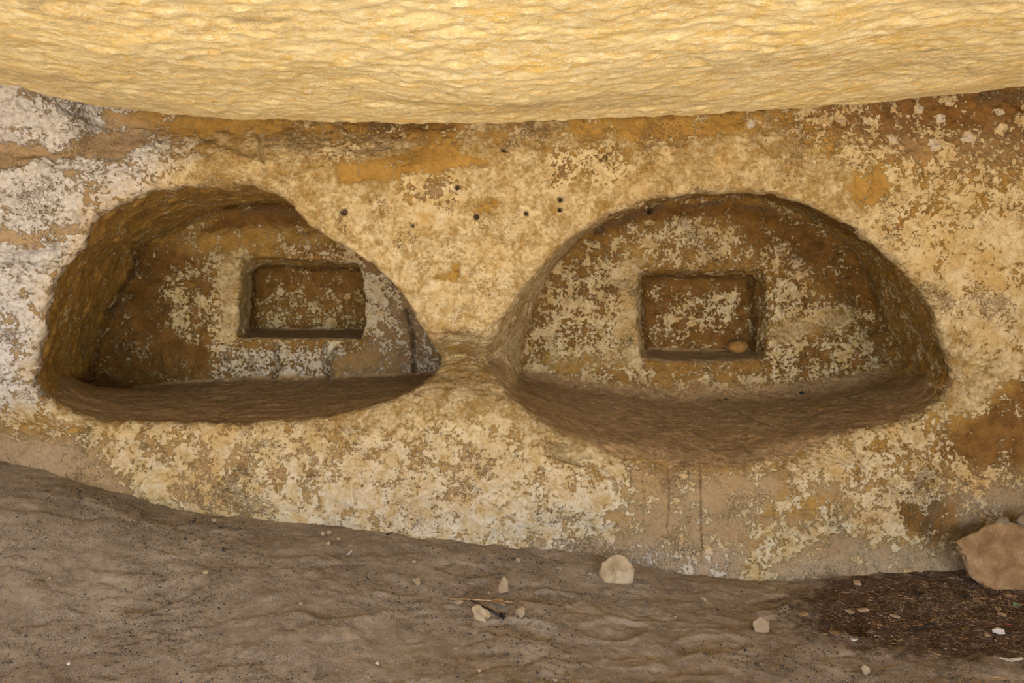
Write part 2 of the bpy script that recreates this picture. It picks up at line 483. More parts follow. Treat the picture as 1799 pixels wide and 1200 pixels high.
    tmp = bpy.data.objects.new('wall_coarse', me); COL.objects.link(tmp)
    md = tmp.modifiers.new('s', 'SUBSURF'); md.levels = 1; md.render_levels = 1
    dg = bpy.context.evaluated_depsgraph_get()
    fine = bpy.data.meshes.new_from_object(tmp.evaluated_get(dg))
    bpy.data.objects.remove(tmp); bpy.data.meshes.remove(me)
    fine.name = 'wall_back'
    return fine

# paint and carve the wall -----------------------------------------------------
def finish_wall(me):
    # soft masks are laid in the wall's own X/Z plane; marks on curved parts use the surface point they lie on
    n = len(me.vertices)
    co = np.empty(n * 3, np.float32); me.vertices.foreach_get('co', co); co = co.reshape(-1, 3)
    no = np.empty(n * 3, np.float32); me.vertices.foreach_get('normal', no); no = no.reshape(-1, 3)
    X, Y, Z = co[:, 0].copy(), co[:, 1].copy(), co[:, 2].copy()
    Wf = wall_front(X, Z)
    ins = sstep(0.03, 0.10, Y - Wf)                      # 1 inside a niche
    left = X < NECK[0]
    if float(np.mean(no[(ins < 0.1), 1])) > 0:           # outward must face the air
        me.flip_normals(); no = -no
    wx = 0.012 * fbm(X, Y, Z, 9, 3, 0.6, 50); wz = 0.012 * fbm(X, Y, Z, 9, 3, 0.6, 60)
    PX, PZ = X + wx, Z + wz
    ch = {k: np.zeros(n, np.float32) for k in ('crust', 'hue', 'base', 'grey', 'dark', 'bench')}
    ch['crust'][:] = 0.72
    def region(pts, where, soft):
        soft = soft * 1.7 + 0.012
        """soft mask of a patch outlined in the photo; where = 'f' front, 'L'/'R' niche backs, 'l'/'r' recess backs"""
        Yp = {'L': DL, 'R': DR, 'l': DL + DRL, 'r': DR + DRR}.get(where)
        poly = np.array(px_front(pts) if where == 'f' else px_at(pts, Yp))
        m = np.zeros(n, np.float32)
        mg = soft + 0.05
        sel = (PX > poly[:, 0].min() - mg) & (PX < poly[:, 0].max() + mg) & (PZ > poly[:, 1].min() - mg) & (PZ < poly[:, 1].max() + mg)
        if where == 'f': sel &= ins < 0.6
        elif where in 'Ll': sel &= (ins > 0.4) & (X < NECK[0] + 0.25) & (Y > 0.1)
        else: sel &= (ins > 0.4) & (X > NECK[0])
        if where in 'lr': sel &= Y > Yp - 0.16
        d = poly_sdf(poly, PX[sel], PZ[sel])
        m[sel] = sstep(soft, -soft, d)
        return m
    def paint(pts, where, soft, **kv):
        m = region(pts, where, soft)
        for k, v in kv.items(): ch[k] = ch[k] + (v - ch[k]) * m
    def ell(u, v, ru, rv, a=0):
        c, s = math.cos(a), math.sin(a)
        return [(u + ru * c * math.cos(t) - rv * s * math.sin(t), v + ru * s * math.cos(t) + rv * c * math.sin(t))
                for t in np.linspace(0, 2 * math.pi, 14, endpoint=False)]

    def px_hit(pts):
        out = []
        for u, v in pts:
            ok_, loc, _, _ = wall_back.ray_cast(Vector(CAM), Vector(ray(u, v)).normalized())
            out.append(np.array(loc))
        return out
    def dist3(pts):
        P = px_hit(pts)
        if len(P) == 1: P = [P[0], P[0] + 1e-5]
        d = np.full(n, 1e9, np.float32); q = np.stack([X + 0.4 * wx, Y, Z + 0.4 * wz], 1)
        for a, b in zip(P[:-1], P[1:]):
            e = b - a; w = q - a
            t = np.clip((w @ e) / (e @ e + 1e-12), 0, 1)
            d = np.minimum(d, ((w - t[:, None] * e) ** 2).sum(1))
        return np.sqrt(d)
    # --- front face, broad zones
    paint([(130, 765), (640, 765), (870, 730), (960, 800), (1240, 845), (1500, 800), (1640, 770), (1720, 1030), (900, 1010), (100, 900)], 'f', 0.06, hue=0.20, grey=0.45, base=0.1, crust=0.70)  # greyer flakes; the weaker bounce light low down is painted in as grey
    paint([(-700, 150), (150, 150), (330, 260), (260, 330), (170, 370), (140, 430), (100, 480), (60, 700), (-700, 760)], 'f', 0.10, hue=0.95, crust=0.76, grey=0.75, base=0.3)  # pale left flank; the cool sky light on it is painted as lilac
    paint([(-700, 130), (110, 150), (190, 230), (190, 300), (0, 330), (-700, 330)], 'f', 0.04, hue=0.9, crust=0.78, grey=0.75, base=0.3)  # upper left flank, same painted sky tint over the pale crust
    paint([(500, 850), (900, 870), (1100, 860), (1060, 990), (560, 960)], 'f', 0.10, hue=0.38, crust=0.80)
    paint([(560, 350), (980, 300), (900, 560), (830, 640), (760, 600), (640, 440)], 'f', 0.06, crust=0.93, hue=0.15)
    paint([(1480, 380), (1830, 330), (1830, 640), (1700, 640), (1620, 480)], 'f', 0.08, crust=0.86, hue=0.1, base=0.45)
    paint([(150, 770), (560, 760), (600, 900), (330, 900), (160, 850)], 'f', 0.05, crust=0.66, base=0.30, grey=0.45)
    # --- smooth bare bands
    paint([(180, 190), (420, 205), (600, 208), (620, 232), (520, 240), (380, 232), (330, 252), (290, 240), (200, 232)], 'f', 0.02, crust=0.12, base=0.12)
    paint([(0, 250), (90, 262), (170, 240), (250, 232), (280, 250), (210, 285), (120, 275), (60, 290), (-60, 300), (-60, 240)], 'f', 0.012, crust=0.10, grey=0.70)
    paint([(-60, 395), (70, 402), (142, 392), (140, 408), (60, 425), (-60, 440)], 'f', 0.012, crust=0.08, grey=0.75)
    paint([(592, 288), (640, 282), (690, 270), (760, 240), (800, 255), (838, 278), (860, 290), (760, 300), (700, 312), (640, 318), (600, 326)], 'f', 0.006, crust=0.0, base=0.05)
    paint([(520, 195), (900, 205), (1500, 180), (1500, 215), (1250, 245), (1000, 240), (800, 262), (640, 240), (520, 240)], 'f', 0.05, crust=0.40, base=0.35)
    paint([(1000, 205), (1330, 195), (1330, 225), (1180, 250), (1060, 238), (980, 240)], 'f', 0.02, crust=0.18, base=0.15)
    paint([(600, 215), (800, 212), (790, 240), (700, 232), (620, 228)], 'f', 0.02, crust=0.30, base=0.75)
    paint([(1380, 180), (1850, 130), (1850, 330), (1600, 320), (1480, 270)], 'f', 0.09, crust=0.50, base=0.62, grey=0.40, hue=0.15)
    paint([(1450, 185), (1850, 130), (1850, 230), (1600, 235), (1460, 222)], 'f', 0.04, crust=0.26, base=0.80, grey=0.2)
    paint([(1500, 310), (1540, 296), (1556, 330), (1540, 362), (1510, 372), (1496, 350)], 'f', 0.01, crust=0.05, base=0.05)
    for u, v, r in [(1650, 212, 13), (1754, 197, 9), (1478, 212, 9), (1612, 191, 8), (1316, 219, 8), (1665, 182, 6), (1700, 245, 10), (1560, 250, 9), (1640, 255, 12)]:
        paint(ell(u, v, r, r * 0.85), 'f', 0.002, crust=1.1, hue=0.55)
    paint(ell(1600, 375, 60, 26), 'f', 0.04, crust=0.60, base=0.6)
    paint(ell(985, 295, 18, 30), 'f', 0.03, crust=0.55, base=0.95, grey=0.3)
    paint(ell(1060, 290, 40, 26), 'f', 0.04, crust=0.62, base=0.95, grey=0.3)
    paint(ell(760, 335, 50, 26), 'f', 0.03, crust=0.62, base=0.85, grey=0.5)
    paint(ell(600, 265, 40, 20), 'f', 0.03, crust=0.6, base=0.6)
    paint([(766, 482), (786, 484), (800, 462), (812, 462), (812, 484), (802, 498), (780, 492), (768, 492)], 'f', 0.003, crust=0.0, base=0.0)
    paint(ell(855, 365, 26, 14, -0.5), 'f', 0.01, crust=0.25, base=0.0)
    paint([(780, 604), (840, 600), (826, 626), (800, 618)], 'f', 0.01, crust=0.15)
    # --- waist and bench fronts
    paint([(770, 620), (850, 610), (880, 660), (860, 690), (760, 680)], 'f', 0.05, crust=0.58, base=0.05)
    paint([(560, 740), (640, 730), (630, 800), (600, 810), (560, 790)], 'f', 0.03, crust=0.6, base=0.0)
    paint([(-80, 750), (60, 760), (150, 770), (175, 820), (230, 860), (140, 860), (-80, 830)], 'f', 0.03, crust=0.16, base=0.5, grey=0.75)
    paint([(-80, 735), (60, 745), (130, 748), (60, 775), (-80, 770)], 'f', 0.03, crust=0.45, base=0.4)
    paint(ell(1650, 640 + 200, 160, 120), 'f', 0.10, crust=0.66, base=0.5, grey=0.2)
    paint([(1680, 745), (1730, 725), (1760, 680), (1799, 660), (1850, 650), (1850, 800), (1790, 830), (1730, 820), (1660, 800), (1660, 770)], 'f', 0.035, crust=0.20, base=0.80, grey=0.0)
    paint([(1640, 860), (1850, 820), (1850, 1010), (1690, 1010), (1640, 960)], 'f', 0.07, crust=0.34, base=0.6, grey=0.65, hue=0.3)
    paint([(1575, 890), (1680, 880), (1690, 940), (1640, 950), (1590, 930)], 'f', 0.025, crust=0.25, base=0.75, grey=0.2)
    paint([(1100, 828), (1330, 826), (1500, 860), (1480, 900), (1330, 930), (1300, 985), (1120, 960), (1080, 900)], 'f', 0.05, crust=0.30, base=0.1, grey=0.62)
    paint([(1380, 860), (1480, 880), (1450, 900), (1340, 905)], 'f', 0.03, crust=0.35, base=0.0, grey=0.2)
    paint([(1350, 985), (1500, 955), (1690, 985), (1690, 1030), (1350, 1030)], 'f', 0.03, crust=0.22, base=0.3, grey=0.95)
    paint([(1450, 945), (1490, 935), (1500, 975), (1450, 975)], 'f', 0.015, crust=0.05, base=0.7, grey=0.6)
    paint([(940, 960), (1060, 950), (1300, 975), (1300, 1030), (940, 1000)], 'f', 0.03, crust=0.42, hue=0.5, grey=0.9)
    # --- right niche
    R = (ins > 0) & (~left)
    def setw(m, **kv):
        for k, v in kv.items(): ch[k] = ch[k] + (v - ch[k]) * m
    rin = ins * (~left); lin = ins * left
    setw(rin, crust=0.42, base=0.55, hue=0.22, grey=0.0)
    paint([(920, 650), (945, 540), (1000, 450), (1080, 430), (1120, 470), (1120, 660), (1000, 670)], 'R', 0.05, crust=0.60, base=0.70, hue=0.22)
    paint([(1090, 460), (1125, 460), (1122, 640), (1085, 640)], 'R', 0.02, crust=0.86, base=0.2, hue=0.1)
    paint([(1140, 390), (1240, 372), (1300, 400), (1280, 440), (1160, 452), (1110, 430)], 'R', 0.03, crust=0.66, hue=0.3)
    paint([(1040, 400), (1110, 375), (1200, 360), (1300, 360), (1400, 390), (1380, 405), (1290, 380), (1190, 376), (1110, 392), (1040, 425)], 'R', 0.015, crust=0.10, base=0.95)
    paint([(1300, 390), (1400, 390), (1490, 450), (1540, 540), (1550, 620), (1510, 560), (1440, 480), (1330, 440)], 'R', 0.03, crust=0.22, base=0.85)
    paint([(1340, 400), (1390, 420), (1420, 470), (1400, 480), (1350, 440)], 'R', 0.02, crust=0.58, base=0.85, hue=0.4)
    paint([(1350, 480), (1400, 490), (1440, 530), (1500, 540), (1520, 560), (1400, 565), (1350, 570)], 'R', 0.02, crust=0.66, hue=0.35, base=0.8)
    paint([(1350, 570), (1500, 545), (1480, 575), (1350, 610)], 'R', 0.02, crust=0.62, hue=0.0, base=0.1)
    paint([(1340, 610), (1480, 580), (1540, 610), (1500, 660), (1360, 680)], 'R', 0.03, crust=0.56, hue=0.3, base=0.8)
    paint([(1090, 425), (1125, 440), (1150, 460), (1120, 470)], 'R', 0.02, crust=0.5, base=0.0)
    paint([(960, 620), (1100, 620), (1110, 650), (960, 655)], 'R', 0.02, crust=0.45, base=0.1)
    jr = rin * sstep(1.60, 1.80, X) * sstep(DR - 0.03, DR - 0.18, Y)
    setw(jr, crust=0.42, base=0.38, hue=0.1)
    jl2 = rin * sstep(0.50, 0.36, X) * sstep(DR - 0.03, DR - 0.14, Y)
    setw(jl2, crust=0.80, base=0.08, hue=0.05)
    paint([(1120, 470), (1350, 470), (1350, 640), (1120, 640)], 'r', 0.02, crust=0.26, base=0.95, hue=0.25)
    paint([(1140, 560), (1200, 530), (1300, 505), (1310, 540), (1250, 570), (1180, 590), (1140, 600)], 'r', 0.02, crust=0.58, base=0.9, hue=0.3)
    # --- left niche
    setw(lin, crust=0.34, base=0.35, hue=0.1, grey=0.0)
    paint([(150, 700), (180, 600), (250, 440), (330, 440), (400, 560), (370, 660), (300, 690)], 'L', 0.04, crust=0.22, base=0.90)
    paint([(290, 480), (400, 450), (430, 600), (380, 620), (300, 560)], 'L', 0.03, crust=0.50, base=0.75, hue=0.1)
    paint([(380, 440), (428, 440), (425, 600), (390, 600)], 'L', 0.02, crust=0.80, base=0.2, hue=0.05)
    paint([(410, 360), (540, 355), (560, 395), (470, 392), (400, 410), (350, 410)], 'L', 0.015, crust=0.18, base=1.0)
    paint([(300, 420), (420, 400), (560, 400), (640, 440), (600, 450), (460, 430), (320, 450)], 'L', 0.02, crust=0.30, base=0.25)
    paint([(500, 430), (600, 425), (640, 455), (640, 470), (520, 455)], 'L', 0.015, crust=0.66, hue=0.4, base=0.7)
    paint([(380, 600), (640, 600), (640, 690), (370, 690)], 'L', 0.04, crust=0.60, hue=0.6, base=0.75, grey=0.25)
    paint([(640, 450), (720, 480), (800, 560), (800, 690), (640, 690)], 'L', 0.02, crust=0.42, hue=0.6, base=0.85, grey=0.45)
    paint([(636, 470), (670, 490), (690, 560), (640, 600)], 'L', 0.015, crust=0.66, hue=0.5)
    paint([(590, 620), (680, 610), (700, 660), (590, 670)], 'L', 0.012, crust=0.22, base=0.5, grey=0.4)
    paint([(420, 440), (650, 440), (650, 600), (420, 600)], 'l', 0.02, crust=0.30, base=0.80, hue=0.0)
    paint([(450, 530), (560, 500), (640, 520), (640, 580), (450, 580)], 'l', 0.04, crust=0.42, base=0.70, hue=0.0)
    # soffit and jamb of the left niche: smooth ochre
    jl = lin * sstep(DL - 0.08, DL - 0.25, Y) * sstep(0.70, 0.85, Z)
    setw(jl, crust=0.22, base=0.16)
    lip = lin * sstep(0.30, 0.05, Y) * sstep(-0.9, -0.6, X)
    setw(lip, crust=0.85, base=0.05)
    # dust lying on the benches
    flat = sstep(0.30, 0.90, no[:, 2]) * ins * (Z < 1.0) * (1 - gauss(X, NECK[0], 0.2) * sstep(0.25, 0.05, Y - 0.1))
    climb = rin * sstep(0.13, 0.0, Z - (0.49 + 0.152 * Y)) * 0.52
    ch['bench'] = np.maximum(ch['bench'], np.maximum(flat, climb * (Z < 0.9)))
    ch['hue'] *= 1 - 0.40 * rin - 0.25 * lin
    # black mould streaks
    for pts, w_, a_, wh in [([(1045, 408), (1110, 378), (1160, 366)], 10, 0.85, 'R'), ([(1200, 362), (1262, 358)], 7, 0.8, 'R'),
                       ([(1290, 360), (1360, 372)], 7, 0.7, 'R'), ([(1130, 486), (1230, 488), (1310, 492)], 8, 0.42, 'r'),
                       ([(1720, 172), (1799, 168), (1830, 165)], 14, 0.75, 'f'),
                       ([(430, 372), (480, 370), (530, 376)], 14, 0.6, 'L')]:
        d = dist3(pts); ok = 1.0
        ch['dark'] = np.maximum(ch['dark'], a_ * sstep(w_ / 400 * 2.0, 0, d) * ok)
    # water runs below the right bench, scratches
    def stroke(pts, w_, amt, wh='f', key='dark'):
        d = line_dist(px_front(pts), X, Z) if wh == 'f' else dist3(pts); ok = (ins < 0.6) if wh == 'f' else 1.0
        amt = amt * 0.95 if key == 'dark' else amt
        ch[key] = np.maximum(ch[key], amt * sstep(w_ / 400, w_ / 900, d) * ok)
    for pts, w_, a_ in [([(1108, 826), (1108, 856)], 3, .5), ([(1130, 848), (1130, 880), (1128, 925)], 4, .42), ([(1176, 832), (1174, 890), (1172, 930)], 3, .55),
                       ([(1182, 832), (1182, 880)], 2.5, .4), ([(1213, 836), (1212, 856)], 2.5, .5), ([(1233, 836), (1231, 880), (1232, 930), (1234, 965)], 3, .6),
                       ([(1281, 878), (1283, 895), (1280, 925)], 3, .5), ([(1292, 885), (1284, 900)], 3, .4), ([(1284, 878), (1296, 898)], 2.5, .4),
                       ([(797, 498), (799, 530), (799, 575)], 2, .42), ([(802, 546), (806, 538), (813, 538), (814, 545), (810, 548)], 2.2, .5), ([(812, 547), (828, 534)], 2.2, .5),
                       ([(784, 575), (800, 587), (812, 592), (824, 586), (828, 604)], 2.5, .45)]:
        stroke(pts, w_ * 1.4, a_ * 1.0)
    # worn digits scratched in the smooth ochre band, and round marks low on the right
    for pts in [[(628, 292), (630, 320)], [(643, 288), (648, 318)], [(662, 290), (664, 312)]]:
        stroke(pts, 2.5, 0.40, key='crust')
    ring = lambda u, v, r, r2=None: [(u + r * math.cos(t), v + (r2 or r) * math.sin(t)) for t in np.linspace(0, 2 * math.pi, 13)]
    stroke(ring(716, 301, 10)[:-2], 2.2, 0.42, key='crust')
    stroke([(684, 284), (694, 292), (696, 305), (690, 314)], 2.2, 0.40, key='crust')
    for u, v, r in [(1715, 912, 7), (1736, 908, 9), (1730, 925, 8)]:
        pass
    for u, v in [(1560, 914), (1578, 910), (1572, 925)]:
        stroke(ring(u, v, 8, 6), 2.6, 0.85, key='crust')

    # --- carving: cracks, grooves, drilled holes, chips
    off = np.zeros(n, np.float32)
    def crack(pts, w_, depth, wh='f'):
        d = line_dist(px_front(pts), X + 0.4 * wx, Z + 0.4 * wz) if wh == 'f' else dist3(pts)
        ok = (ins < 0.6) if wh == 'f' else (ins > 0.4)
        if wh == 'L': ok &= X < NECK[0] + 0.25
        off[:] = np.minimum(off, -depth * sstep(w_ / 400, 0, d) * ok)
    crack([(486, 606), (484, 640), (483, 662)], 9, 0.05, 'L')
    crack([(572, 608), (570, 640), (576, 668)], 8, 0.04, 'L'); crack([(592, 612), (580, 630), (577, 664)], 7, 0.05, 'L')
    crack([(716, 545), (722, 580), (728, 620), (726, 650)], 9, 0.06, 'L')
    crack([(394, 625), (402, 645), (398, 670)], 8, 0.035, 'L'); crack([(424, 608), (440, 640), (452, 655)], 10, 0.03, 'L')
    crack([(224, 615), (228, 650)], 7, 0.05, 'L'); crack([(282, 618), (284, 640)], 6, 0.04, 'L')
    crack([(622, 598), (612, 612), (596, 616)], 9, 0.03, 'L')
    crack([(98, 440), (105, 470)], 5, 0.012); crack([(284, 250), (290, 285), (300, 310)], 6, 0.014); crack([(450, 235), (462, 270), (468, 305)], 6, 0.016)
    crack([(710, 880), (725, 905), (745, 920)], 6, 0.014); crack([(620, 850), (622, 885), (605, 895)], 6, 0.014)
    crack([(1660, 706), (1664, 740), (1662, 775)], 6, 0.012); crack([(1598, 740), (1594, 770), (1600, 800)], 7, 0.012)
    crack([(1600, 975), (1606, 998)], 5, 0.014); crack([(1540, 988), (1548, 1005)], 6, 0.016)
    crack([(1155, 425), (1160, 445), (1156, 462)], 6, 0.02, 'R')
    crack([(1395, 470), (1415, 530), (1422, 545)], 6, 0.012, 'R')
    def hole(u, v, r, depth, wh='f'):
        P = px_hit([(u, v)])[0]
        d = np.sqrt((X - P[0]) ** 2 + (Y - P[1]) ** 2 + (Z - P[2]) ** 2); ok = 1.0
        off[:] = np.minimum(off, -depth * sstep(r / 400 * 1.25, r / 400 * 0.55, d) * ok)
        ch['dark'] = np.maximum(ch['dark'], 0.95 * sstep(r / 400 * 1.5, r / 400 * 0.5, d) * ok)  # shade inside the hole, painted dark on top of the carved dent
    for u, v, r in [(605, 373, 6), (837, 381, 5), (803, 329, 4.5), (925, 375, 4), (985, 351, 4), (984, 369, 3.5), (885, 264, 4), (725, 396, 2.5)]:
        hole(u, v, r, 0.05)
    hole(1141, 369, 7, 0.07, 'R'); hole(1141, 360, 4, 0.05, 'R')
    def crack_bench(pts, w_, depth):
        ln = []
        for u, v in pts:
            d = ray(u, v)
            # ray against the sloping bench z = 0.48 + 0.152 y
            t = (0.48 + 0.152 * CAM[1] - CAM[2]) / (d[2] - 0.152 * d[1]); P = CAM + d * t
            ln.append((P[0], P[1]))
        d = line_dist(ln, X + wx, Y + wz)
        off[:] = np.minimum(off, -depth * sstep(w_ / 400, 0, d) * (ins > 0.3) * (~left) * (flat > 0.2))
    crack_bench([(1278, 706), (1310, 728), (1340, 745), (1400, 776)], 5, 0.012)
    crack_bench([(1475, 752), (1500, 754)], 4, 0.010)
    # chipped lip at the right bench
    P = px_front([(995, 800)])[0]
    off += -0.075 * gauss(X, P[0], 0.075) * sstep(P[1] + 0.045, P[1] + 0.02, Z + 0.25 * (X - P[0])) * sstep(P[1] - 0.035, P[1] - 0.02, Z + 0.25 * (X - P[0])) * (ins < 0.9)
    # relief
    fl = 1 - 0.55 * flat
    rough = 1 - 0.6 * (ch['crust'] < 0.2) * (ins < 0.5)
    off += 0.016 * fbm(X, Y, Z, 3.2, 3, 0.5, 71) * fl * (1 - 0.4 * ins)
    cr = fbm(X, Y, Z, 14, 4, 0.55, 81)
    off += 0.0065 * cr * fl * rough
    off += 0.0045 * (1 - np.abs(fbm(X, Y * 1.0, Z, 26, 3, 0.6, 91))) * fl * rough
    off += 0.004 * sstep(-0.1, 0.25, cr + ch['crust'] - 0.5) * fl
    lz = sstep(0.5, 0.8, ch['hue']) * (ins < 0.5) * sstep(0.25, 0.6, ch['crust'])
    off += lz * (0.016 * fbm(X, Y, Z, 8, 4, 0.6, 97) + 0.012 * sstep(0.0, 0.25, fbm(X, Y, Z * 1.6, 10, 4, 0.55, 98)))
    # tool strokes on the splayed sides of the right niche
    jamb = rin * sstep(DR - 0.05, DR - 0.2, Y) * (1 - flat)
    off += 0.010 * fbm(X * 1.0, Y * 0.25, Z, 13, 3, 0.55, 95) * jamb
    co2 = co + no * off[:, None]
    me.vertices.foreach_set('co', co2.astype(np.float32).ravel())
    me.polygons.foreach_set('use_smooth', np.ones(len(me.polygons), bool))
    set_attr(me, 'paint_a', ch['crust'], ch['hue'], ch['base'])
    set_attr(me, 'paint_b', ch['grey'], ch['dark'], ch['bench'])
    me.update()

MAT_WALL = wall_material()
wall_me = build_wall()
wall_back = link_structure('wall_back', wall_me, 'weathered ochre sandstone wall with two arched burial niches')
bpy.context.view_layer.update()
finish_wall(wall_me)
wall_me.update_tag(); wall_back.update_tag()
bpy.context.view_layer.update()

# ------------------------------------------------------------------ floor
FL_PX = [(-500, 760), (-200, 800), (0, 822), (80, 832), (150, 850), (230, 872), (300, 893), (400, 908), (500, 918), (620, 930), (720, 944), (850, 962), (950, 970), (1040, 982),
         (1150, 994), (1250, 1006), (1330, 1011), (1450, 1008), (1560, 1002), (1700, 998), (1900, 996), (2400, 990)]
_fx, _fz = [], []
for u, v in FL_PX:
    Yw = -0.08
    P = on_plane(u, v, Yw); _fx.append(P[0]); _fz.append(P[2])
FOOT = [(1.32, -0.50, 1.35, 0.13, 0.055, 0.020), (0.02, -0.66, -0.10, 0.14, 0.055, 0.010), (0.38, -0.62, 0.30, 0.13, 0.055, 0.010),
        (0.16, -0.45, 0.15, 0.11, 0.05, 0.009), (-0.62, -0.62, 0.3, 0.14, 0.055, 0.008), (-1.3, -0.60, 0.5, 0.14, 0.055, 0.009), (1.05, -0.36, 0.5, 0.13, 0.05, 0.010),
        (-0.2, -0.30, 0.0, 0.12, 0.05, 0.007), (0.72, -0.70, 0.2, 0.14, 0.055, 0.010)]
def floor_z(x, y):
    x = np.asarray(x, float); y = np.asarray(y, float)
    zb = np.interp(x, _fx, _fz)
    t = sstep(-1.25, -0.08, y)
    z = zb * t
    z = z + 0.018 * fbm(x, y, 0 * x, 2.6, 3, 0.5, 131)
    # scuffed footprints and wind lips
    s = fbm(x * 0.55, y * 1.6, 0 * x, 6.0, 4, 0.55, 141)
    near = sstep(-0.05, -0.25, y)
    s2 = fbm(x * 0.7 + 3.1, y * 1.5, 0 * x, 4.0, 4, 0.6, 145)
    z = z + (0.005 * sstep(0.0, 0.05, s) + 0.0045 * sstep(0.25, 0.30, s2) + 0.004 * np.abs(s)) * near
    for (fx, fy, a, ln, wd, dp) in FOOT:
        c_, s_ = math.cos(a), math.sin(a)
        q = np.sqrt((((x - fx) * c_ + (y - fy) * s_) / ln) ** 2 + ((-(x - fx) * s_ + (y - fy) * c_) / wd) ** 2)
        z = z - dp * sstep(1.05, 0.85, q) + 0.22 * dp * np.exp(-((q - 1.18) / 0.14) ** 2)
    z = z + 0.0040 * fbm(x, y, 0 * x, 20, 4, 0.65, 151)
    return z

def on_floor(u, v):
    d = ray(u, v); t = 2.4
    for _ in range(14):
        P = CAM + d * t
        t += float(P[2] - floor_z(P[0], P[1])) / max(-d[2], 0.05) * 0.7
    return CAM + d * t

def grid(xs, ys):
    X, Yg = np.meshgrid(xs, ys, indexing='ij'); nx, ny = X.shape
    id_ = np.arange(nx * ny).reshape(nx, ny)
    Q = np.stack([id_[:-1, :-1], id_[1:, :-1], id_[1:, 1:], id_[:-1, 1:]], -1).reshape(-1, 4)
    return X.ravel(), Yg.ravel(), Q

MAT_FLOOR = floor_material()
def build_floor():
    ys = np.concatenate([np.linspace(-4.5, -1.3, 60, endpoint=False), np.arange(-1.3, 0.22, 0.0078)])
    xs = np.arange(-3.05, 3.05, 0.0085)
    x, y, Q = grid(xs, ys)
    z = floor_z(x, y)
    me = mesh_np('floor', np.stack([x, y, z], 1), Q, MAT_FLOOR)
    Pm = on_floor(1660, 1075)
    dx, dy = (x - Pm[0]) / 0.58, (y - Pm[1]) / 0.34
    mulch = np.clip(1.02 - 0.50 * (dx * dx + dy * dy), 0, 1)
    Pa = on_floor(150, 930)
    ash = 0.50 + 0.18 * fbm(x, y, 0 * x, 1.1, 3, 0.5, 161) + 0.12 * gauss(x, Pa[0], 0.6) * gauss(y, Pa[1], 0.4)
    set_attr(me, 'paint_a', mulch, ash, 0 * x)
    return me
floor = link_structure('floor', build_floor(), 'dusty brown sand floor scuffed with footprints and dark grit')

# ------------------------------------------------------------------ ceiling
CE_PX = [(-600, 90), (-300, 120), (-100, 140), (0, 150), (60, 162), (120, 174), (200, 186), (300, 198), (400, 206), (550, 209), (700, 213), (850, 213), (1000, 208), (1200, 199), (1400, 187),
         (1500, 180), (1650, 165), (1799, 147), (2000, 120), (2400, 70)]
_cx, _cz = [], []
for u, v in CE_PX:
    P = on_plane(u, v, -0.10); _cx.append(P[0]); _cz.append(P[2])
def ceil_z(x, y):
    z = np.interp(x, _cx, _cz)
    z = z * sstep(-1.6, -0.1, y) + (z * 0.45 + 2.06 * 0.55) * (1 - sstep(-1.6, -0.1, y))
    z = z + 0.16 * sstep(-0.06, 0.16, y) + 0.10 * sstep(-1.8, -4.6, y)
    z = z + 0.030 * fbm(x, y, 0 * x, 1.7, 3, 0.5, 171) * sstep(-0.05, -0.35, y)
    r = fbm(x, y * 1.1, 0 * x, 9.0, 4, 0.55, 181)
    z = z - 0.005 * r + 0.004 * fbm(x, y * 1.6, 0 * x, 24, 3, 0.6, 191)
    return z
MAT_CEIL = ceiling_material()
def build_ceiling():
    ys = np.concatenate([np.linspace(-4.4, -1.75, 50, endpoint=False), np.arange(-1.75, 0.0, 0.0095), np.linspace(0, 1.7, 30)])
    xs = np.arange(-3.05, 3.05, 0.0105)
    x, y, Q = grid(xs, ys)
    z = ceil_z(x, y)
    me = mesh_np('ceiling', np.stack([x, y, z], 1), Q[:, ::-1], MAT_CEIL)
    bare = 0.16 + 0.10 * fbm(x, y, 0 * x, 1.4, 3, 0.5, 201)
    def patch(u, v, ru, rv, amt):
        d = ray(u, v); P = CAM + d * ((2.02 - CAM[2]) / d[2]); sc = np.linalg.norm(P - CAM) / F_PX
        return amt * np.exp(-((x - P[0]) / (ru * sc)) ** 2 - ((y - P[1]) / (rv * sc * 3.2)) ** 2)
    for a in [(460, 30, 110, 20, .45), (120, 20, 60, 25, .35), (700, 145, 130, 10, .40), (930, 150, 120, 9, .36), (1560, 130, 90, 12, .45), (1640, 104, 40, 6, .4),
              (1740, 135, 80, 6, .4), (60, 130, 120, 8, .42), (430, 118, 70, 7, .35), (840, 168, 140, 6, .3), (1080, 172, 120, 6, .3)]:
        bare = bare + patch(*a)
    set_attr(me, 'paint_a', bare, 0 * x, 0 * x)
    return me
ceiling = link_structure('ceiling', build_ceiling(), 'bright cream and yellow flaky limestone ceiling')

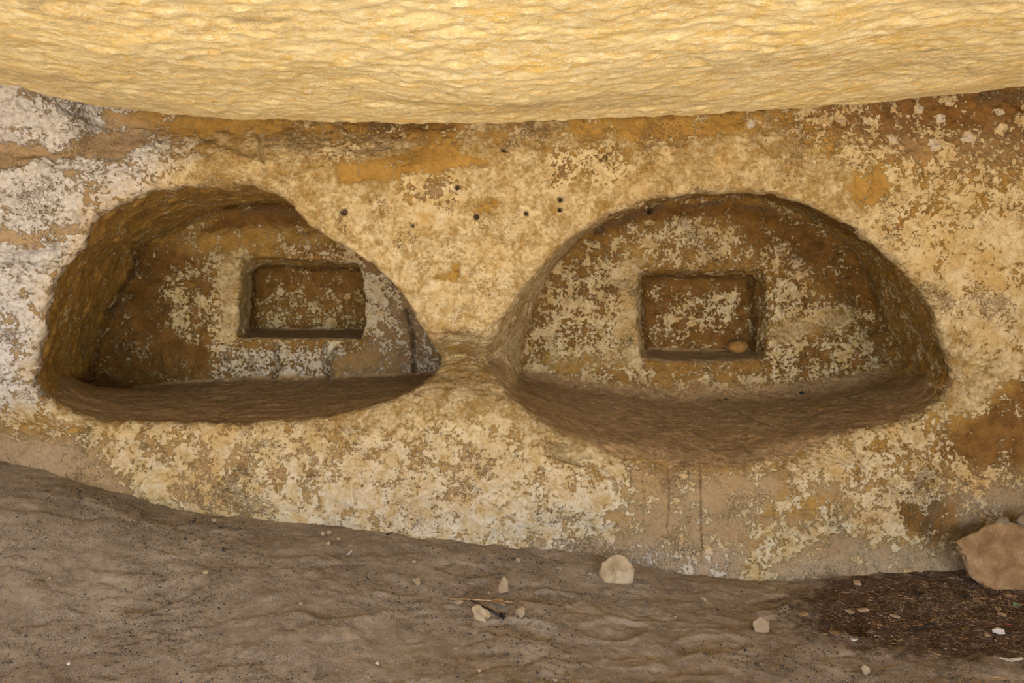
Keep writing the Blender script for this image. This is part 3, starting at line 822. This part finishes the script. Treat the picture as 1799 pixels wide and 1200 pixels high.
# ------------------------------------------------------------------ the rest of the chamber, out of frame
MAT_SIDE = rock_material('side_rock', (0.45, 0.28, 0.10), (0.62, 0.45, 0.24), (0.68, 0.56, 0.38), 0.5, 0.02)
def side_wall(name, sx):
    ys = np.linspace(-4.4, 1.7, 120); zs = np.linspace(-0.2, 2.6, 60)
    a, b, Q = grid(ys, zs)
    xx = sx * (2.95 + 0.10 * fbm(0 * a + sx, a, b, 1.2, 4, 0.5, 211))
    me = mesh_np(name, np.stack([xx, a, b], 1), Q if sx < 0 else Q[:, ::-1], MAT_SIDE)
    link_structure(name, me)
side_wall('wall_left', -1); side_wall('wall_right', 1)
MAT_OUT = rock_material('pale_ground', (0.44, 0.36, 0.25), (0.56, 0.47, 0.34), (0.60, 0.52, 0.40), 0.3, 0.01)
def ground_outside():
    x, y, Q = grid(np.linspace(-25, 25, 90), np.linspace(-32, -4.45, 60))
    z = -0.03 + 0.05 * fbm(x, y, 0 * x, 0.6, 3, 0.5, 221) * sstep(-4.5, -7, y) - 0.02
    link_structure('ground_outside', mesh_np('ground_outside', np.stack([x, y, z], 1), Q, MAT_OUT))
ground_outside()

# ------------------------------------------------------------------ loose things: helpers
bpy.context.view_layer.update()
FWD = np.array([0, math.cos(PITCH), -math.sin(PITCH)])
def px_size(P): return float(np.dot(np.asarray(P) - CAM, FWD)) / F_PX
def wall_hit(u, v):
    ok, loc, nor, _ = wall_back.ray_cast(Vector(CAM), Vector(ray(u, v)).normalized())
    return np.array(loc), np.array(nor)
def wall_below(P):
    ok, loc, nor, _ = wall_back.ray_cast(Vector(P), Vector((0, 0, -1)))
    return float(loc[2])

def tag(o, label, cat, group=None):
    o['label'] = label; o['category'] = cat
    if group: o['group'] = group
    return o

def hull_mesh(name, pts, mat, bevel=0.004, cuts=2, amp=0.002, freq=40.0, seed=0, smooth=True):
    bm = bmesh.new()
    for p in pts: bm.verts.new(p)
    r = bmesh.ops.convex_hull(bm, input=bm.verts)
    loose = [v for v in bm.verts if not v.link_faces]
    bmesh.ops.delete(bm, geom=loose, context='VERTS')
    bmesh.ops.dissolve_limit(bm, angle_limit=math.radians(9), verts=bm.verts, edges=bm.edges)
    bmesh.ops.bevel(bm, geom=list(bm.edges), offset=bevel, segments=2, affect='EDGES', profile=0.6, clamp_overlap=True)
    bmesh.ops.triangulate(bm, faces=bm.faces)
    if cuts: bmesh.ops.subdivide_edges(bm, edges=bm.edges, cuts=cuts, use_grid_fill=True)
    bm.normal_update()
    co = np.array([v.co[:] for v in bm.verts]); no = np.array([v.normal[:] for v in bm.verts])
    d = amp * fbm(co[:, 0], co[:, 1], co[:, 2], freq, 4, 0.55, 300 + seed)
    d = d - 1.4 * amp * np.maximum(0, 0.22 - np.abs(fbm(co[:, 0], co[:, 1], co[:, 2], freq * 0.7, 3, 0.5, 330 + seed))) / 0.22
    st = fbm(co[:, 0] * 0.5, co[:, 1] * 0.5, co[:, 2] * 1.4, freq * 0.5, 2, 0.5, 350 + seed)
    d = d + 1.3 * amp * (sstep(0.0, 0.08, st) - 0.5)
    co = co + no * d[:, None]
    for v, c in zip(bm.verts, co): v.co = c
    for f in bm.faces: f.smooth = smooth
    me = bpy.data.meshes.new(name); bm.to_mesh(me); bm.free()
    me.materials.append(mat)
    return me

def blob_pts(seed, w, d, h, n=18, flat=0.25):
    rnd = random.Random(seed); pts = []
    for i in range(n):
        z = -1 + 2 * (i + 0.5) / n; a = i * 2.39996 + rnd.uniform(-0.5, 0.5)
        r = math.sqrt(max(0, 1 - z * z)); k = rnd.uniform(0.82, 1.08)
        pts.append((w / 2 * r * math.cos(a) * k, d / 2 * r * math.sin(a) * k, max(-h / 2 * (1 - flat), h / 2 * z * k) + h / 2 * (1 - flat)))
    return pts

M_PALE = rock_material('pale_limestone', (0.27, 0.21, 0.14), (0.38, 0.315, 0.225), (0.43, 0.385, 0.325), 3.0, 0.006)
M_TAN = rock_material('tan_limestone', (0.25, 0.19, 0.125), (0.32, 0.25, 0.175), (0.36, 0.30, 0.225), 3.0, 0.006)
M_BOULDER = rock_material('warm_sandstone_boulder', (0.265, 0.158, 0.078), (0.405, 0.268, 0.150), (0.50, 0.42, 0.33), 2.2, 0.022)
M_ORANGE = rock_material('ochre_stone', (0.21, 0.12, 0.04), (0.27, 0.16, 0.055), (0.24, 0.14, 0.05), 2.0, 0.003)
M_GREYST = rock_material('grey_brown_stone', (0.15, 0.115, 0.085), (0.21, 0.165, 0.125), (0.27, 0.23, 0.19), 2.0, 0.003)
M_DARK = plain_material('charred_black', (0.018, 0.016, 0.015), (0.05, 0.042, 0.036))
M_LEAF = plain_material('dry_leaf_brown', (0.16, 0.10, 0.055), (0.28, 0.19, 0.11), 90)
M_WOOD = plain_material('splintered_wood', (0.25, 0.18, 0.12), (0.38, 0.29, 0.205), 120)
M_WHITE = plain_material('chalk_white', (0.38, 0.35, 0.33), (0.50, 0.475, 0.46), 80)
M_REED = None
def reed_material():
    s = NT('banded_dry_reed')
    p = s.pos((1, 1, 1), obj=True)
    w = s.n('ShaderNodeTexNoise'); s.l(s.pos((28, 0.01, 0.01), obj=True), w.inputs['Vector']); w.inputs['Scale'].default_value = 1.0
    s.l(s.mix(s.remap(w.outputs['Fac'], 0.42, 0.56), (0.36, 0.20, 0.08), (0.44, 0.39, 0.34)), s.b.inputs['Base Color'])
    return s.m
M_REED = reed_material()
M_STRAW = plain_material('straw_litter', (0.07, 0.04, 0.02), (0.42, 0.29, 0.17), 18)
M_GREEN = plain_material('dull_green_leaf', (0.10, 0.15, 0.075), (0.16, 0.22, 0.12), 90)
M_RED = plain_material('faded_red_scrap', (0.30, 0.07, 0.04), (0.36, 0.10, 0.06), 60)

def place(name, me, loc, rz, label, cat, group=None):
    o = bpy.data.objects.new(name, me); COL.objects.link(o)
    o.location = loc; o.rotation_euler = (0, 0, rz)
    return tag(o, label, cat, group)

def rest(me, x, y, rz, sink, zf=None):
    """height at which the mesh stands on the sand, sunk by sink"""
    c, s_ = math.cos(rz), math.sin(rz)
    zmin = min(v.co.z for v in me.vertices)
    low = [(v.co.x * c - v.co.y * s_ + x, v.co.x * s_ + v.co.y * c + y) for v in me.vertices if v.co.z < zmin + 0.006]
    zf = zf or floor_z
    low = np.array(low[:40])
    h = zf(low[:, 0], low[:, 1])
    return float(np.mean(h)) - zmin - sink

def ground_stone(name, u, vb, wpx, hpx, seed, mat, label, group=None, pts=None, rz=0.0, depth=0.85, n=18, cat='stone', cuts=2):
    P = on_floor(u, vb); s_ = px_size(P)
    w, h = wpx * s_, hpx * s_ * 0.92
    d = w * depth
    if pts is None: pts = blob_pts(seed, w, d, h * 1.06, n)
    else: pts = [(a * w, b * d, c * h) for a, b, c in pts]
    me = hull_mesh(name, pts, mat, bevel=max(0.0006, 0.022 * w), cuts=cuts, amp=0.026 * w, freq=4.0 / w, seed=seed)
    x, y = P[0], P[1] + d * 0.42
    z = rest(me, x, y, rz, 0.03 * h + 0.001)
    return place(name, me, (x, y, z), rz, label, cat, group)

# ------------------------------------------------------------------ the boulder and the stones behind it
def boulder():
    Yf = on_floor(1742, 1040)[1]
    fr = [(1682, 948), (1684, 965), (1700, 1008), (1736, 1036), (1800, 1044), (1870, 1046), (1930, 1020), (1945, 975), (1900, 930), (1815, 932), (1790, 916), (1772, 914), (1745, 918), (1700, 938)]
    P0 = on_plane(1800, 985, Yf)
    pts = []
    for i, (u, v) in enumerate(fr):
        low = (v - 915) / 130.0
        y = Yf + 0.015 + 0.10 * (1 - low)
        P = on_plane(u, v, y); pts.append(P)
    for u, v in [(1720, 950), (1760, 925), (1850, 935), (1900, 970), (1880, 1010), (1730, 1015)]:
        P = on_plane(u, v, Yf + 0.16); pts.append(P)
    zb = float(floor_z(P0[0], Yf + 0.1))
    for u in (1725, 1800, 1890):
        P = on_plane(u, 1040, Yf + 0.14); pts.append(np.array([P[0], P[1], zb - 0.01]))
    pts = [Vector((p[0] - P0[0], p[1] - P0[1], p[2] - zb)) for p in pts]
    me = hull_mesh('boulder', pts, M_BOULDER, 0.005, 9, 0.010, 12.0, 5)
    z = min(zb, rest(me, P0[0], P0[1], 0, 0.004))
    return place('boulder', me, (P0[0], P0[1], zb - 0.006), 0, 'large tan sandstone boulder lying against the wall at the right edge', 'boulder')
B = boulder()
bpy.context.view_layer.update()
def boulder_stones():
    for nm, u, w_, h_, sd, mt, yy, lab in (('stone', 1806, 46, 34, 8, M_GREYST, -0.19, 'dark grey stone on the boulder top, cut by the right edge'),
                                       ('cobble', 1762, 27, 16, 11, M_GREYST, -0.20, 'small rounded grey cobble perched on top of the big boulder')):
        P = on_plane(u, 904, yy)
        ok, loc, nor, _ = B.ray_cast(Vector(P) - B.location + Vector((0, 0, 0.3)), Vector((0, 0, -1)))
        z = (loc[2] + B.location[2]) if ok else P[2] - 0.02
        s_ = px_size(P)
        me = hull_mesh(nm, blob_pts(sd, w_ * s_, w_ * 0.7 * s_, h_ * s_, 20), mt, 0.005, 2, 0.0012, 40, 3)
        place(nm, me, (P[0], P[1], z - 0.004), 0.2, lab, nm)
boulder_stones()

# ------------------------------------------------------------------ stones on the sand
ground_stone('stone', 1085, 1026, 65, 44, 21, M_PALE, 'largest pale cream stone on the sand, near the wall foot', depth=0.8,
             pts=[(-.5, 0, .15), (-.48, -.2, .38), (-.34, -.45, .0), (.38, -.45, -.02), (.5, -.1, .2), (.48, -.2, .6), (.32, 0, .9), (.1, .1, 1.0), (-.15, .05, 1.0), (-.38, 0, .72), (0, .5, .6), (-.3, .45, .2), (.35, .45, .2), (-.3, .4, 0), (.3, .4, 0), (-.1, -.4, .55), (.2, -.38, .5)])
ground_stone('stone', 846, 1092, 36, 28, 22, M_PALE, 'bright angular stone beside the charred twig and dry leaf', rz=-0.1, depth=0.7,
             pts=[(-.5, 0, .62), (-.48, -.2, .9), (-.2, .2, 1.0), (.3, .2, .55), (.5, 0, .3), (.34, -.4, 0), (-.3, -.4, .38), (-.45, .3, .1), (.3, .4, 0), (-.1, -.45, .1), (.1, .4, .6), (-.35, -.3, 0)])
ground_stone('stone', 914, 1092, 26, 26, 23, M_TAN, 'round beige stone just right of the dry leaf', n=14)
ground_stone('stone', 884, 1043, 22, 29, 24, M_TAN, 'upright pointed beige stone above the twig', depth=0.9,
             pts=[(-.5, 0, .05), (-.42, -.3, 0), (-.15, -.45, .0), (.4, -.4, .08), (.5, 0, .12), (.42, -.1, .45), (.22, 0, .95), (.02, 0, 1.0), (-.12, .0, .85), (-.38, 0, .4), (0, .5, .1), (.05, .3, .6), (-.3, .4, 0), (.35, .4, 0), (-.1, -.35, .4)])
ground_stone('stone', 731, 1031, 20, 18, 25, M_TAN, 'small grey beige stone alone on the sand, left of the pointed stone', n=14)
ground_stone('stone', 1340, 1112, 30, 29, 26, M_TAN, 'five sided grey beige stone sitting in a footprint right of centre', depth=0.8,
             pts=[(-.5, 0, .45), (-.4, -.3, .05), (0, -.45, 0), (.4, -.35, .08), (.5, 0, .5), (.48, 0, .72), (-.02, .05, 1.0), (-.42, .05, .66), (.1, -.3, .62), (-.3, .45, .1), (.35, .45, .1), (0, .4, .7)])
ground_stone('stone', 1524, 1188, 19, 24, 27, M_PALE, 'small cream stone with brown top near the bottom edge', depth=0.9, n=13)
ground_stone('stone', 806, 1066, 19, 13, 28, M_TAN, 'flat beige chip at the left end of the reed stem', rz=-0.5, n=12)
ground_stone('stone', 566, 942, 11, 12, 29, M_PALE, 'leftmost pebble of the little cluster at the wall foot', 'pebble cluster at the wall foot', n=12, cat='pebble')
ground_stone('stone', 577, 940, 10, 10, 30, M_TAN, 'tan pebble touching the leftmost one in the wall foot cluster', 'pebble cluster at the wall foot', n=12, cat='pebble')
ground_stone('stone', 576, 959, 10, 9, 31, M_PALE, 'front pebble of the little cluster at the wall foot', 'pebble cluster at the wall foot', n=12, cat='pebble')
ground_stone('stone', 594, 950, 8, 8, 32, M_TAN, 'rightmost pebble of the little cluster at the wall foot', 'pebble cluster at the wall foot', n=12, cat='pebble')
ground_stone('stone', 359, 1010, 14, 10, 33, M_PALE, 'pale pebble alone on the left part of the sand', n=13, cat='pebble')
ground_stone('stone', 910, 990, 11, 12, 34, M_PALE, 'pale pebble near the wall foot above the pointed stone', n=12, cat='pebble')
ground_stone('stone', 728, 990, 11, 7, 35, M_TAN, 'flat half buried pebble above the lone grey beige stone', n=12, cat='pebble')
ground_stone('stone', 374, 918, 11, 9, 36, M_TAN, 'tan pebble at the foot of the left wall', n=12, cat='pebble')
ground_stone('stone', 123, 1114, 15, 9, 37, M_GREYST, 'flat grey pebble low on the far left sand', n=12, cat='pebble')
ground_stone('stone', 118, 1170, 11, 6, 38, M_WHITE, 'flat white pebble near the bottom left corner', n=11, cat='pebble')
ground_stone('stone', 527, 1065, 12, 8, 39, M_TAN, 'beige pebble in the grit left of centre', n=12, cat='pebble')
ground_stone('stone', 662, 1168, 11, 6, 40, M_WHITE, 'white pebble near the bottom edge left of centre', n=11, cat='pebble')
ground_stone('stone', 842, 1181, 8, 6, 41, M_WHITE, 'tiny white pebble near the bottom edge below the dry leaf', n=11, cat='pebble')
ground_stone('stone', 1036, 1011, 8, 6, 42, M_PALE, 'tiny pale pebble just left of the largest cream stone', n=11, cat='pebble')
ground_stone('stone', 1237, 1057, 14, 8, 43, M_TAN, 'flat tan pebble between the cream stone and the five sided stone', n=12, cat='pebble')
ground_stone('stone', 1186, 1088, 9, 6, 44, M_TAN, 'small tan pebble below the largest cream stone', n=11, cat='pebble')
ground_stone('stone', 1136, 1074, 13, 8, 45, M_GREYST, 'grey pebble in front of the largest cream stone', n=11, cat='pebble')
ground_stone('stone', 859, 1044, 8, 6, 46, M_PALE, 'tiny pale pebble left of the pointed stone', n=11, cat='pebble')
ground_stone('stone', 990, 1058, 9, 6, 47, M_TAN, 'small beige pebble right of the reed stem', n=11, cat='pebble')
ground_stone('stone', 800, 1144, 12, 7, 48, M_TAN, 'thin beige chip below the bright angular stone', n=11, cat='pebble')
ground_stone('stone', 975, 1199, 12, 8, 49, M_PALE, 'pale pebble cut by the bottom edge at centre', n=11, cat='pebble')
ground_stone('stone', 86, 1020, 8, 6, 50, M_PALE, 'small pale pebble on the far left sand', n=11, cat='pebble')
ground_stone('stone', 1757, 1116, 27, 13, 51, M_WHITE, 'white elongated stone in the dark litter at right', rz=-0.3, n=16, depth=0.5)

# stones lying in the niches
def niche_stone(name, u, v, wpx, hpx, seed, mat, label, depth=0.8, n=18, cat='stone'):
    P, nor = wall_hit(u, v); s_ = px_size(P)
    w, h, d = wpx * s_, hpx * s_, wpx * s_ * depth
    me = hull_mesh(name, blob_pts(seed, w, d, h, n), mat, 0.10 * w, 2, 0.015 * w, 3.0 / w, seed)
    y = P[1] - d * 0.15
    z = wall_below((P[0], y, P[2] + 0.06))
    return place(name, me, (P[0], y, z - 0.003), 0.0, label, cat)
niche_stone('stone', 1293, 616, 41, 27, 61, M_ORANGE, 'rounded ochre stone lying in the square recess of the right niche', 0.75, 30)
niche_stone('stone', 1408, 692, 10, 8, 62, M_DARK, 'dark pebble on the right niche bench near its back wall', 1.0, 12, 'pebble')
niche_stone('stone', 1441, 720, 13, 6, 63, M_ORANGE, 'small orange pebble on the right niche bench', 1.0, 12, 'pebble')
niche_stone('stone', 1275, 702, 6, 5, 64, M_DARK, 'tiny dark pebble on the bench below the square recess', 1.0, 11, 'pebble')

# ------------------------------------------------------------------ twig, reed, leaf, litter pieces
def tube(name, path, radii, mat, sides=8):
    vs_, fs = [], []
    P = [Vector(p) for p in path]
    for i, p in enumerate(P):
        t = (P[min(i + 1, len(P) - 1)] - P[max(i - 1, 0)]).normalized()
        a = t.cross(Vector((0, 0, 1)))
        a = a.normalized() if a.length > 1e-4 else Vector((1, 0, 0))
        b = t.cross(a)
        for k in range(sides):
            an = 2 * math.pi * k / sides
            vs_.append(p + (a * math.cos(an) + b * math.sin(an)) * radii[i])
    for i in range(len(P) - 1):
        for k in range(sides):
            k2 = (k + 1) % sides
            fs.append((i * sides + k, i * sides + k2, (i + 1) * sides + k2, (i + 1) * sides + k))
    fs.append(tuple(range(sides))[::-1]); fs.append(tuple((len(P) - 1) * sides + k for k in range(sides)))
    me = bpy.data.meshes.new(name); me.from_pydata([tuple(v) for v in vs_], [], fs)
    for f in me.polygons: f.use_smooth = True
    me.materials.append(mat); return me

def floor_path(pts, r, lift=0.0, n=10):
    Q = [on_floor(u, v) for u, v in pts]
    out = []
    for i in range(len(Q) - 1):
        for k in range(n):
            t = k / n; p = Q[i] * (1 - t) + Q[i + 1] * t
            out.append(p)
    out.append(Q[-1])
    o = Q[len(Q) // 2]
    res = []
    zz = floor_z(np.array([p[0] for p in out]), np.array([p[1] for p in out]))
    for p, zf in zip(out, zz): res.append((p[0] - o[0], p[1] - o[1], float(zf) + r * 0.7 + lift - o[2]))
    return o, res

def floor_tube(name, pts, r0, r1, mat, label, cat, lift=0.0, group=None):
    o, path = floor_path(pts, max(r0, r1), lift)
    # a stiff stem: straighten its height
    zs = np.array([p[2] for p in path]); k = np.linspace(0, 1, len(zs))
    fit = np.polyval(np.polyfit(k, zs, 2), k); fit += max(0, float(np.max(zs - fit)) * 0.6)
    path = [(p[0], p[1], z) for p, z in zip(path, fit)]
    me = tube(name, path, [r0 + (r1 - r0) * t for t in k], mat)
    return place(name, me, tuple(o), 0, label, cat, group)

floor_tube('reed_stem', [(790, 1054), (845, 1056), (900, 1059)], 0.0027, 0.0018, M_REED, 'long thin banded reed stem lying on the sand', 'stem')
floor_tube('charred_twig', [(826, 1057), (845, 1066), (866, 1077), (878, 1084)], 0.0028, 0.0040, M_DARK, 'charred black twig under the dry curled leaf', 'twig', 0.002)
floor_tube('cigarette_butt', [(611, 975), (618, 969)], 0.0036, 0.0036, M_WHITE, 'short white stub lying on the sand below the pebble cluster', 'butt')
floor_tube('thin_straw', [(950, 1160), (957, 1178)], 0.0010, 0.0008, M_WOOD, 'thin pale straw on the sand near the bottom centre', 'straw')
floor_tube('charred_stick', [(1596, 1110), (1625, 1102), (1640, 1096)], 0.005, 0.003, M_DARK, 'black charred stick in the litter left of the white stone', 'stick')
floor_tube('seed_pod', [(679, 941), (684, 939), (690, 937)], 0.0042, 0.0024, M_DARK, 'dark seed pod at the wall foot right of the pebbles', 'pod')

def leaf(name, u, v, lpx, wpx, ang, mat, label, cat='leaf', curl=0.3, arch=0.25, seed=0, lift=0.0):
    """a bent leaf or scrap with a midrib fold and real thickness"""
    P = on_floor(u, v); s_ = px_size(P)
    L, W = lpx * s_, wpx * s_ * 1.3
    nl, nw = 12, 6; vs_, fs = [], []
    rnd = random.Random(seed)
    for i in range(nl + 1):
        t = i / nl
        hw = W / 2 * (math.sin(math.pi * min(1, t * 0.92 + 0.06)) ** 0.7) * (1 + rnd.uniform(-.12, .12))
        for j in range(nw + 1):
            q = j / nw * 2 - 1
            vs_.append(((t - .5) * L, q * hw, arch * L * (math.sin(math.pi * t)) * 0.5 + curl * W * q * q * 0.6 + rnd.uniform(-.02, .02) * W))
    for i in range(nl):
        for j in range(nw):
            a = i * (nw + 1) + j; fs.append((a, a + nw + 1, a + nw + 2, a + 1))
    me = bpy.data.meshes.new(name); me.from_pydata(vs_, [], fs)
    for f in me.polygons: f.use_smooth = True
    me.materials.append(mat)
    z = rest(me, P[0], P[1], ang, 0.001) + lift
    o = place(name, me, (P[0], P[1], z), ang, label, cat)
    md = o.modifiers.new('thickness', 'SOLIDIFY'); md.thickness = 0.0012
    return o
leaf('dry_leaf', 876, 1064, 26, 12, -0.5, M_LEAF, 'curled dry brown leaf lying over the reed stem', curl=0.5, seed=1, lift=0.004)
leaf('dry_leaf', 880, 1084, 22, 9, -1.1, M_DARK, 'blackened dry leaf beside the bright angular stone', curl=0.5, seed=2)
leaf('feather', 1620, 1046, 26, 8, -1.05, M_DARK, 'black feather in the litter left of the boulder', 'feather', 0.2, 0.15, 3)
leaf('dry_leaf', 1695, 1050, 24, 12, 0.5, M_DARK, 'dark leaf in the litter just below the boulder', curl=0.3, seed=4)
leaf('green_leaf', 1787, 1064, 14, 9, 0.2, M_GREEN, 'single dull green leaf at the right edge', curl=0.4, seed=5)
leaf('dry_leaf', 1753, 1072, 16, 7, 1.0, M_WOOD, 'curly light brown leaf below the boulder at right', curl=0.6, seed=6)
leaf('dry_leaf', 1694, 1188, 24, 11, -0.4, M_LEAF, 'oval tan leaf lying flat near the bottom right', curl=0.1, arch=0.05, seed=7)
leaf('dry_leaf', 1754, 1194, 34, 9, 0.05, M_WOOD, 'long pale leaf at the bottom right edge', curl=0.15, arch=0.08, seed=8)
leaf('red_scrap', 1771, 1095, 14, 8, 0.0, M_RED, 'faded red scrap in the litter near the right edge', 'scrap', 0.1, 0.1, 9)

def paper():
    P = on_floor(1785, 1162); s_ = px_size(P)
    v = [(-22, 10, 0.5), (-8, 0, 1.5), (18, 4, 3.0), (18, 9, 4.0), (-6, 7, 2.0), (-18, 14, 0.5)]
    bm = bmesh.new(); vv = [bm.verts.new((a * s_, b * s_ * 1.2, c * s_)) for a, b, c in v]
    bm.faces.new((vv[0], vv[1], vv[4], vv[5])); bm.faces.new((vv[1], vv[2], vv[3], vv[4]))
    me = bpy.data.meshes.new('paper_scrap'); bm.to_mesh(me); bm.free(); me.materials.append(M_WHITE)
    o = place('paper_scrap', me, (P[0], P[1], rest(me, P[0], P[1], 0, 0.001)), 0, 'folded white paper scrap at the right edge of the sand', 'paper')
    md = o.modifiers.new('thickness', 'SOLIDIFY'); md.thickness = 0.0012
paper()

def chip(u, v, lpx, wpx, ang, mat, label, seed, group=None):
    P = on_floor(u, v); s_ = px_size(P); L, W = lpx * s_, wpx * s_ * 1.4; T = 0.22 * W + 0.0015
    rnd = random.Random(seed); j = lambda k: rnd.uniform(-k, k)
    pts = [(sx * L / 2 * (1 + j(.15)), sy * W / 2 * (1 + j(.3)), z * T) for sx in (-1, 1) for sy in (-1, 1) for z in (0, 1)]
    pts += [(L * 0.56, j(.2) * W, T * .5), (-L * 0.54, j(.2) * W, T * .5)]
    me = hull_mesh('wood_chip', pts, mat, 0.0006, 1, 0.0006, 150, seed)
    place('wood_chip', me, (P[0], P[1], rest(me, P[0], P[1], ang, 0.0008)), ang, label, 'wood chip', group)
G = 'wood chips in the litter'
for a in [(1498, 1076, 22, 9, 0.15, M_WOOD, 'biggest pale wood chip at the left of the dark litter', 71),
          (1516, 1074, 18, 6, 0.3, M_WOOD, 'long pale sliver touching the biggest wood chip', 72),
          (1572, 1085, 15, 6, -0.7, M_WOOD, 'slanting tan wood chip left of the charred stick', 73),
          (1502, 1123, 13, 5, 0.1, M_WHITE, 'small pale wood chip at the lower left of the litter', 74),
          (1733, 1116, 8, 5, 0.0, M_WOOD, 'tiny pale wood chip left of the white elongated stone', 75),
          (1506, 1024, 13, 8, 1.2, M_WOOD, 'brown wood chip near the wall foot right of centre', 76),
          (1760, 1083, 13, 7, -0.8, M_WOOD, 'tan wood chip under the curly light brown leaf', 77),
          (1640, 1139, 18, 3, 0.0, M_WOOD, 'thin pale splinter in the lower litter', 78),
          (1410, 1080, 16, 8, 0.4, M_LEAF, 'grey brown bark chip beside the right hand footprint', 79),
          (1466, 1116, 12, 8, 0.3, M_LEAF, 'dull bark chip below the biggest wood chip', 80)]:
    chip(*a, group=G)
ground_stone('charcoal', 392, 970, 8, 9, 91, M_DARK, 'black charcoal bit on the left sand', n=10, cat='charcoal')
ground_stone('charcoal', 339, 918, 8, 5, 92, M_DARK, 'small flat charcoal bit near the left wall foot', n=10, cat='charcoal')
ground_stone('charcoal', 943, 989, 5, 4, 93, M_DARK, 'tiny charcoal bit right of the pale wall foot pebble', n=10, cat='charcoal')
ground_stone('charcoal', 1425, 1024, 8, 6, 94, M_GREYST, 'bluish grey bit on the sand below the right wall foot', n=10, cat='charcoal')

# ------------------------------------------------------------------ uncountable grit and litter
def scatter(name, n, sampler, size, mat, label, cat, sliver=False, seed=1):
    rs = np.random.RandomState(seed)
    x, y = sampler(rs, n); z = floor_z(x, y)
    n = len(x)
    base = np.array([(1, 0, 0), (0, 1, 0), (-1, 0, 0), (0, -1, 0), (0, 0, 1), (0, 0, -1)], np.float32)
    tri = np.array([(0, 1, 4), (1, 2, 4), (2, 3, 4), (3, 0, 4), (1, 0, 5), (2, 1, 5), (3, 2, 5), (0, 3, 5)])
    r = size[0] * (size[1] / size[0]) ** (rs.rand(n) ** 2.2)
    sc = np.stack([r * (1 + rs.rand(n)), r * (0.7 + 0.5 * rs.rand(n)), r * (0.5 + 0.4 * rs.rand(n))], 1)
    if sliver: sc = np.stack([r * (9 + 14 * rs.rand(n)), r * 1.0, r * 0.8], 1)
    a = rs.rand(n) * 2 * math.pi
    tilt = (rs.rand(n) - 0.5) * (0.35 if sliver else 0.8)
    v = base[None] * sc[:, None]
    vx = v[..., 0] * np.cos(tilt)[:, None]; vz = v[..., 2] + v[..., 0] * np.sin(tilt)[:, None]
    X = vx * np.cos(a)[:, None] - v[..., 1] * np.sin(a)[:, None] + x[:, None]
    Yv = vx * np.sin(a)[:, None] + v[..., 1] * np.cos(a)[:, None] + y[:, None]
    Zv = vz + (z + sc[:, 2] * 0.5)[:, None]
    V = np.stack([X, Yv, Zv], -1).reshape(-1, 3)
    T = (tri[None] + 6 * np.arange(n)[:, None, None]).reshape(-1, 3)
    me = bpy.data.meshes.new(name); m = len(T)
    me.vertices.add(len(V)); me.vertices.foreach_set('co', V.astype(np.float32).ravel())
    me.loops.add(m * 3); me.loops.foreach_set('vertex_index', T.astype(np.int32).ravel())
    me.polygons.add(m); me.polygons.foreach_set('loop_start', np.arange(0, m * 3, 3, dtype=np.int32)); me.polygons.foreach_set('loop_total', np.full(m, 3, np.int32))
    me.update(calc_edges=True); me.materials.append(mat)
    o = bpy.data.objects.new(name, me); COL.objects.link(o)
    o['kind'] = 'stuff'; tag(o, label, cat)
def drift(rs, n):
    x = rs.uniform(-2.8, 2.8, n * 4); y = rs.uniform(-1.25, -0.10, n * 4)
    k = fbm(x, y * 1.6, 0 * x, 2.4, 4, 0.6, 401)
    keep = (k + rs.uniform(-.5, .5, n * 4)) > 0.12
    return x[keep][:n], y[keep][:n]
PM = on_floor(1670, 1072)
def litter(rs, n):
    x = PM[0] + rs.normal(0, 0.36, n); y = PM[1] + rs.normal(0, 0.16, n)
    k = (y < -0.12) & (x < 2.85)
    return x[k], y[k]
scatter('dark_grit', 16000, drift, (0.0012, 0.0046), plain_material('dark_grit', (0.03, 0.03, 0.032), (0.11, 0.095, 0.085), 40), 'dark grit scattered in drifts over the sand', 'grit', seed=2)
scatter('pale_grit', 6500, drift, (0.0010, 0.0034), M_PALE, 'pale specks of stone strewn over the sand', 'grit', seed=3)
scatter('plant_litter', 3600, litter, (0.0007, 0.0019), M_STRAW, 'dark dry plant litter of needles and splinters below the boulder', 'litter', True, seed=4)
scatter('litter_crumbs', 2600, litter, (0.0015, 0.0060), plain_material('litter_crumbs', (0.035, 0.020, 0.012), (0.16, 0.10, 0.06), 30), 'dark crumbs of bark and soil below the boulder', 'litter', seed=5)
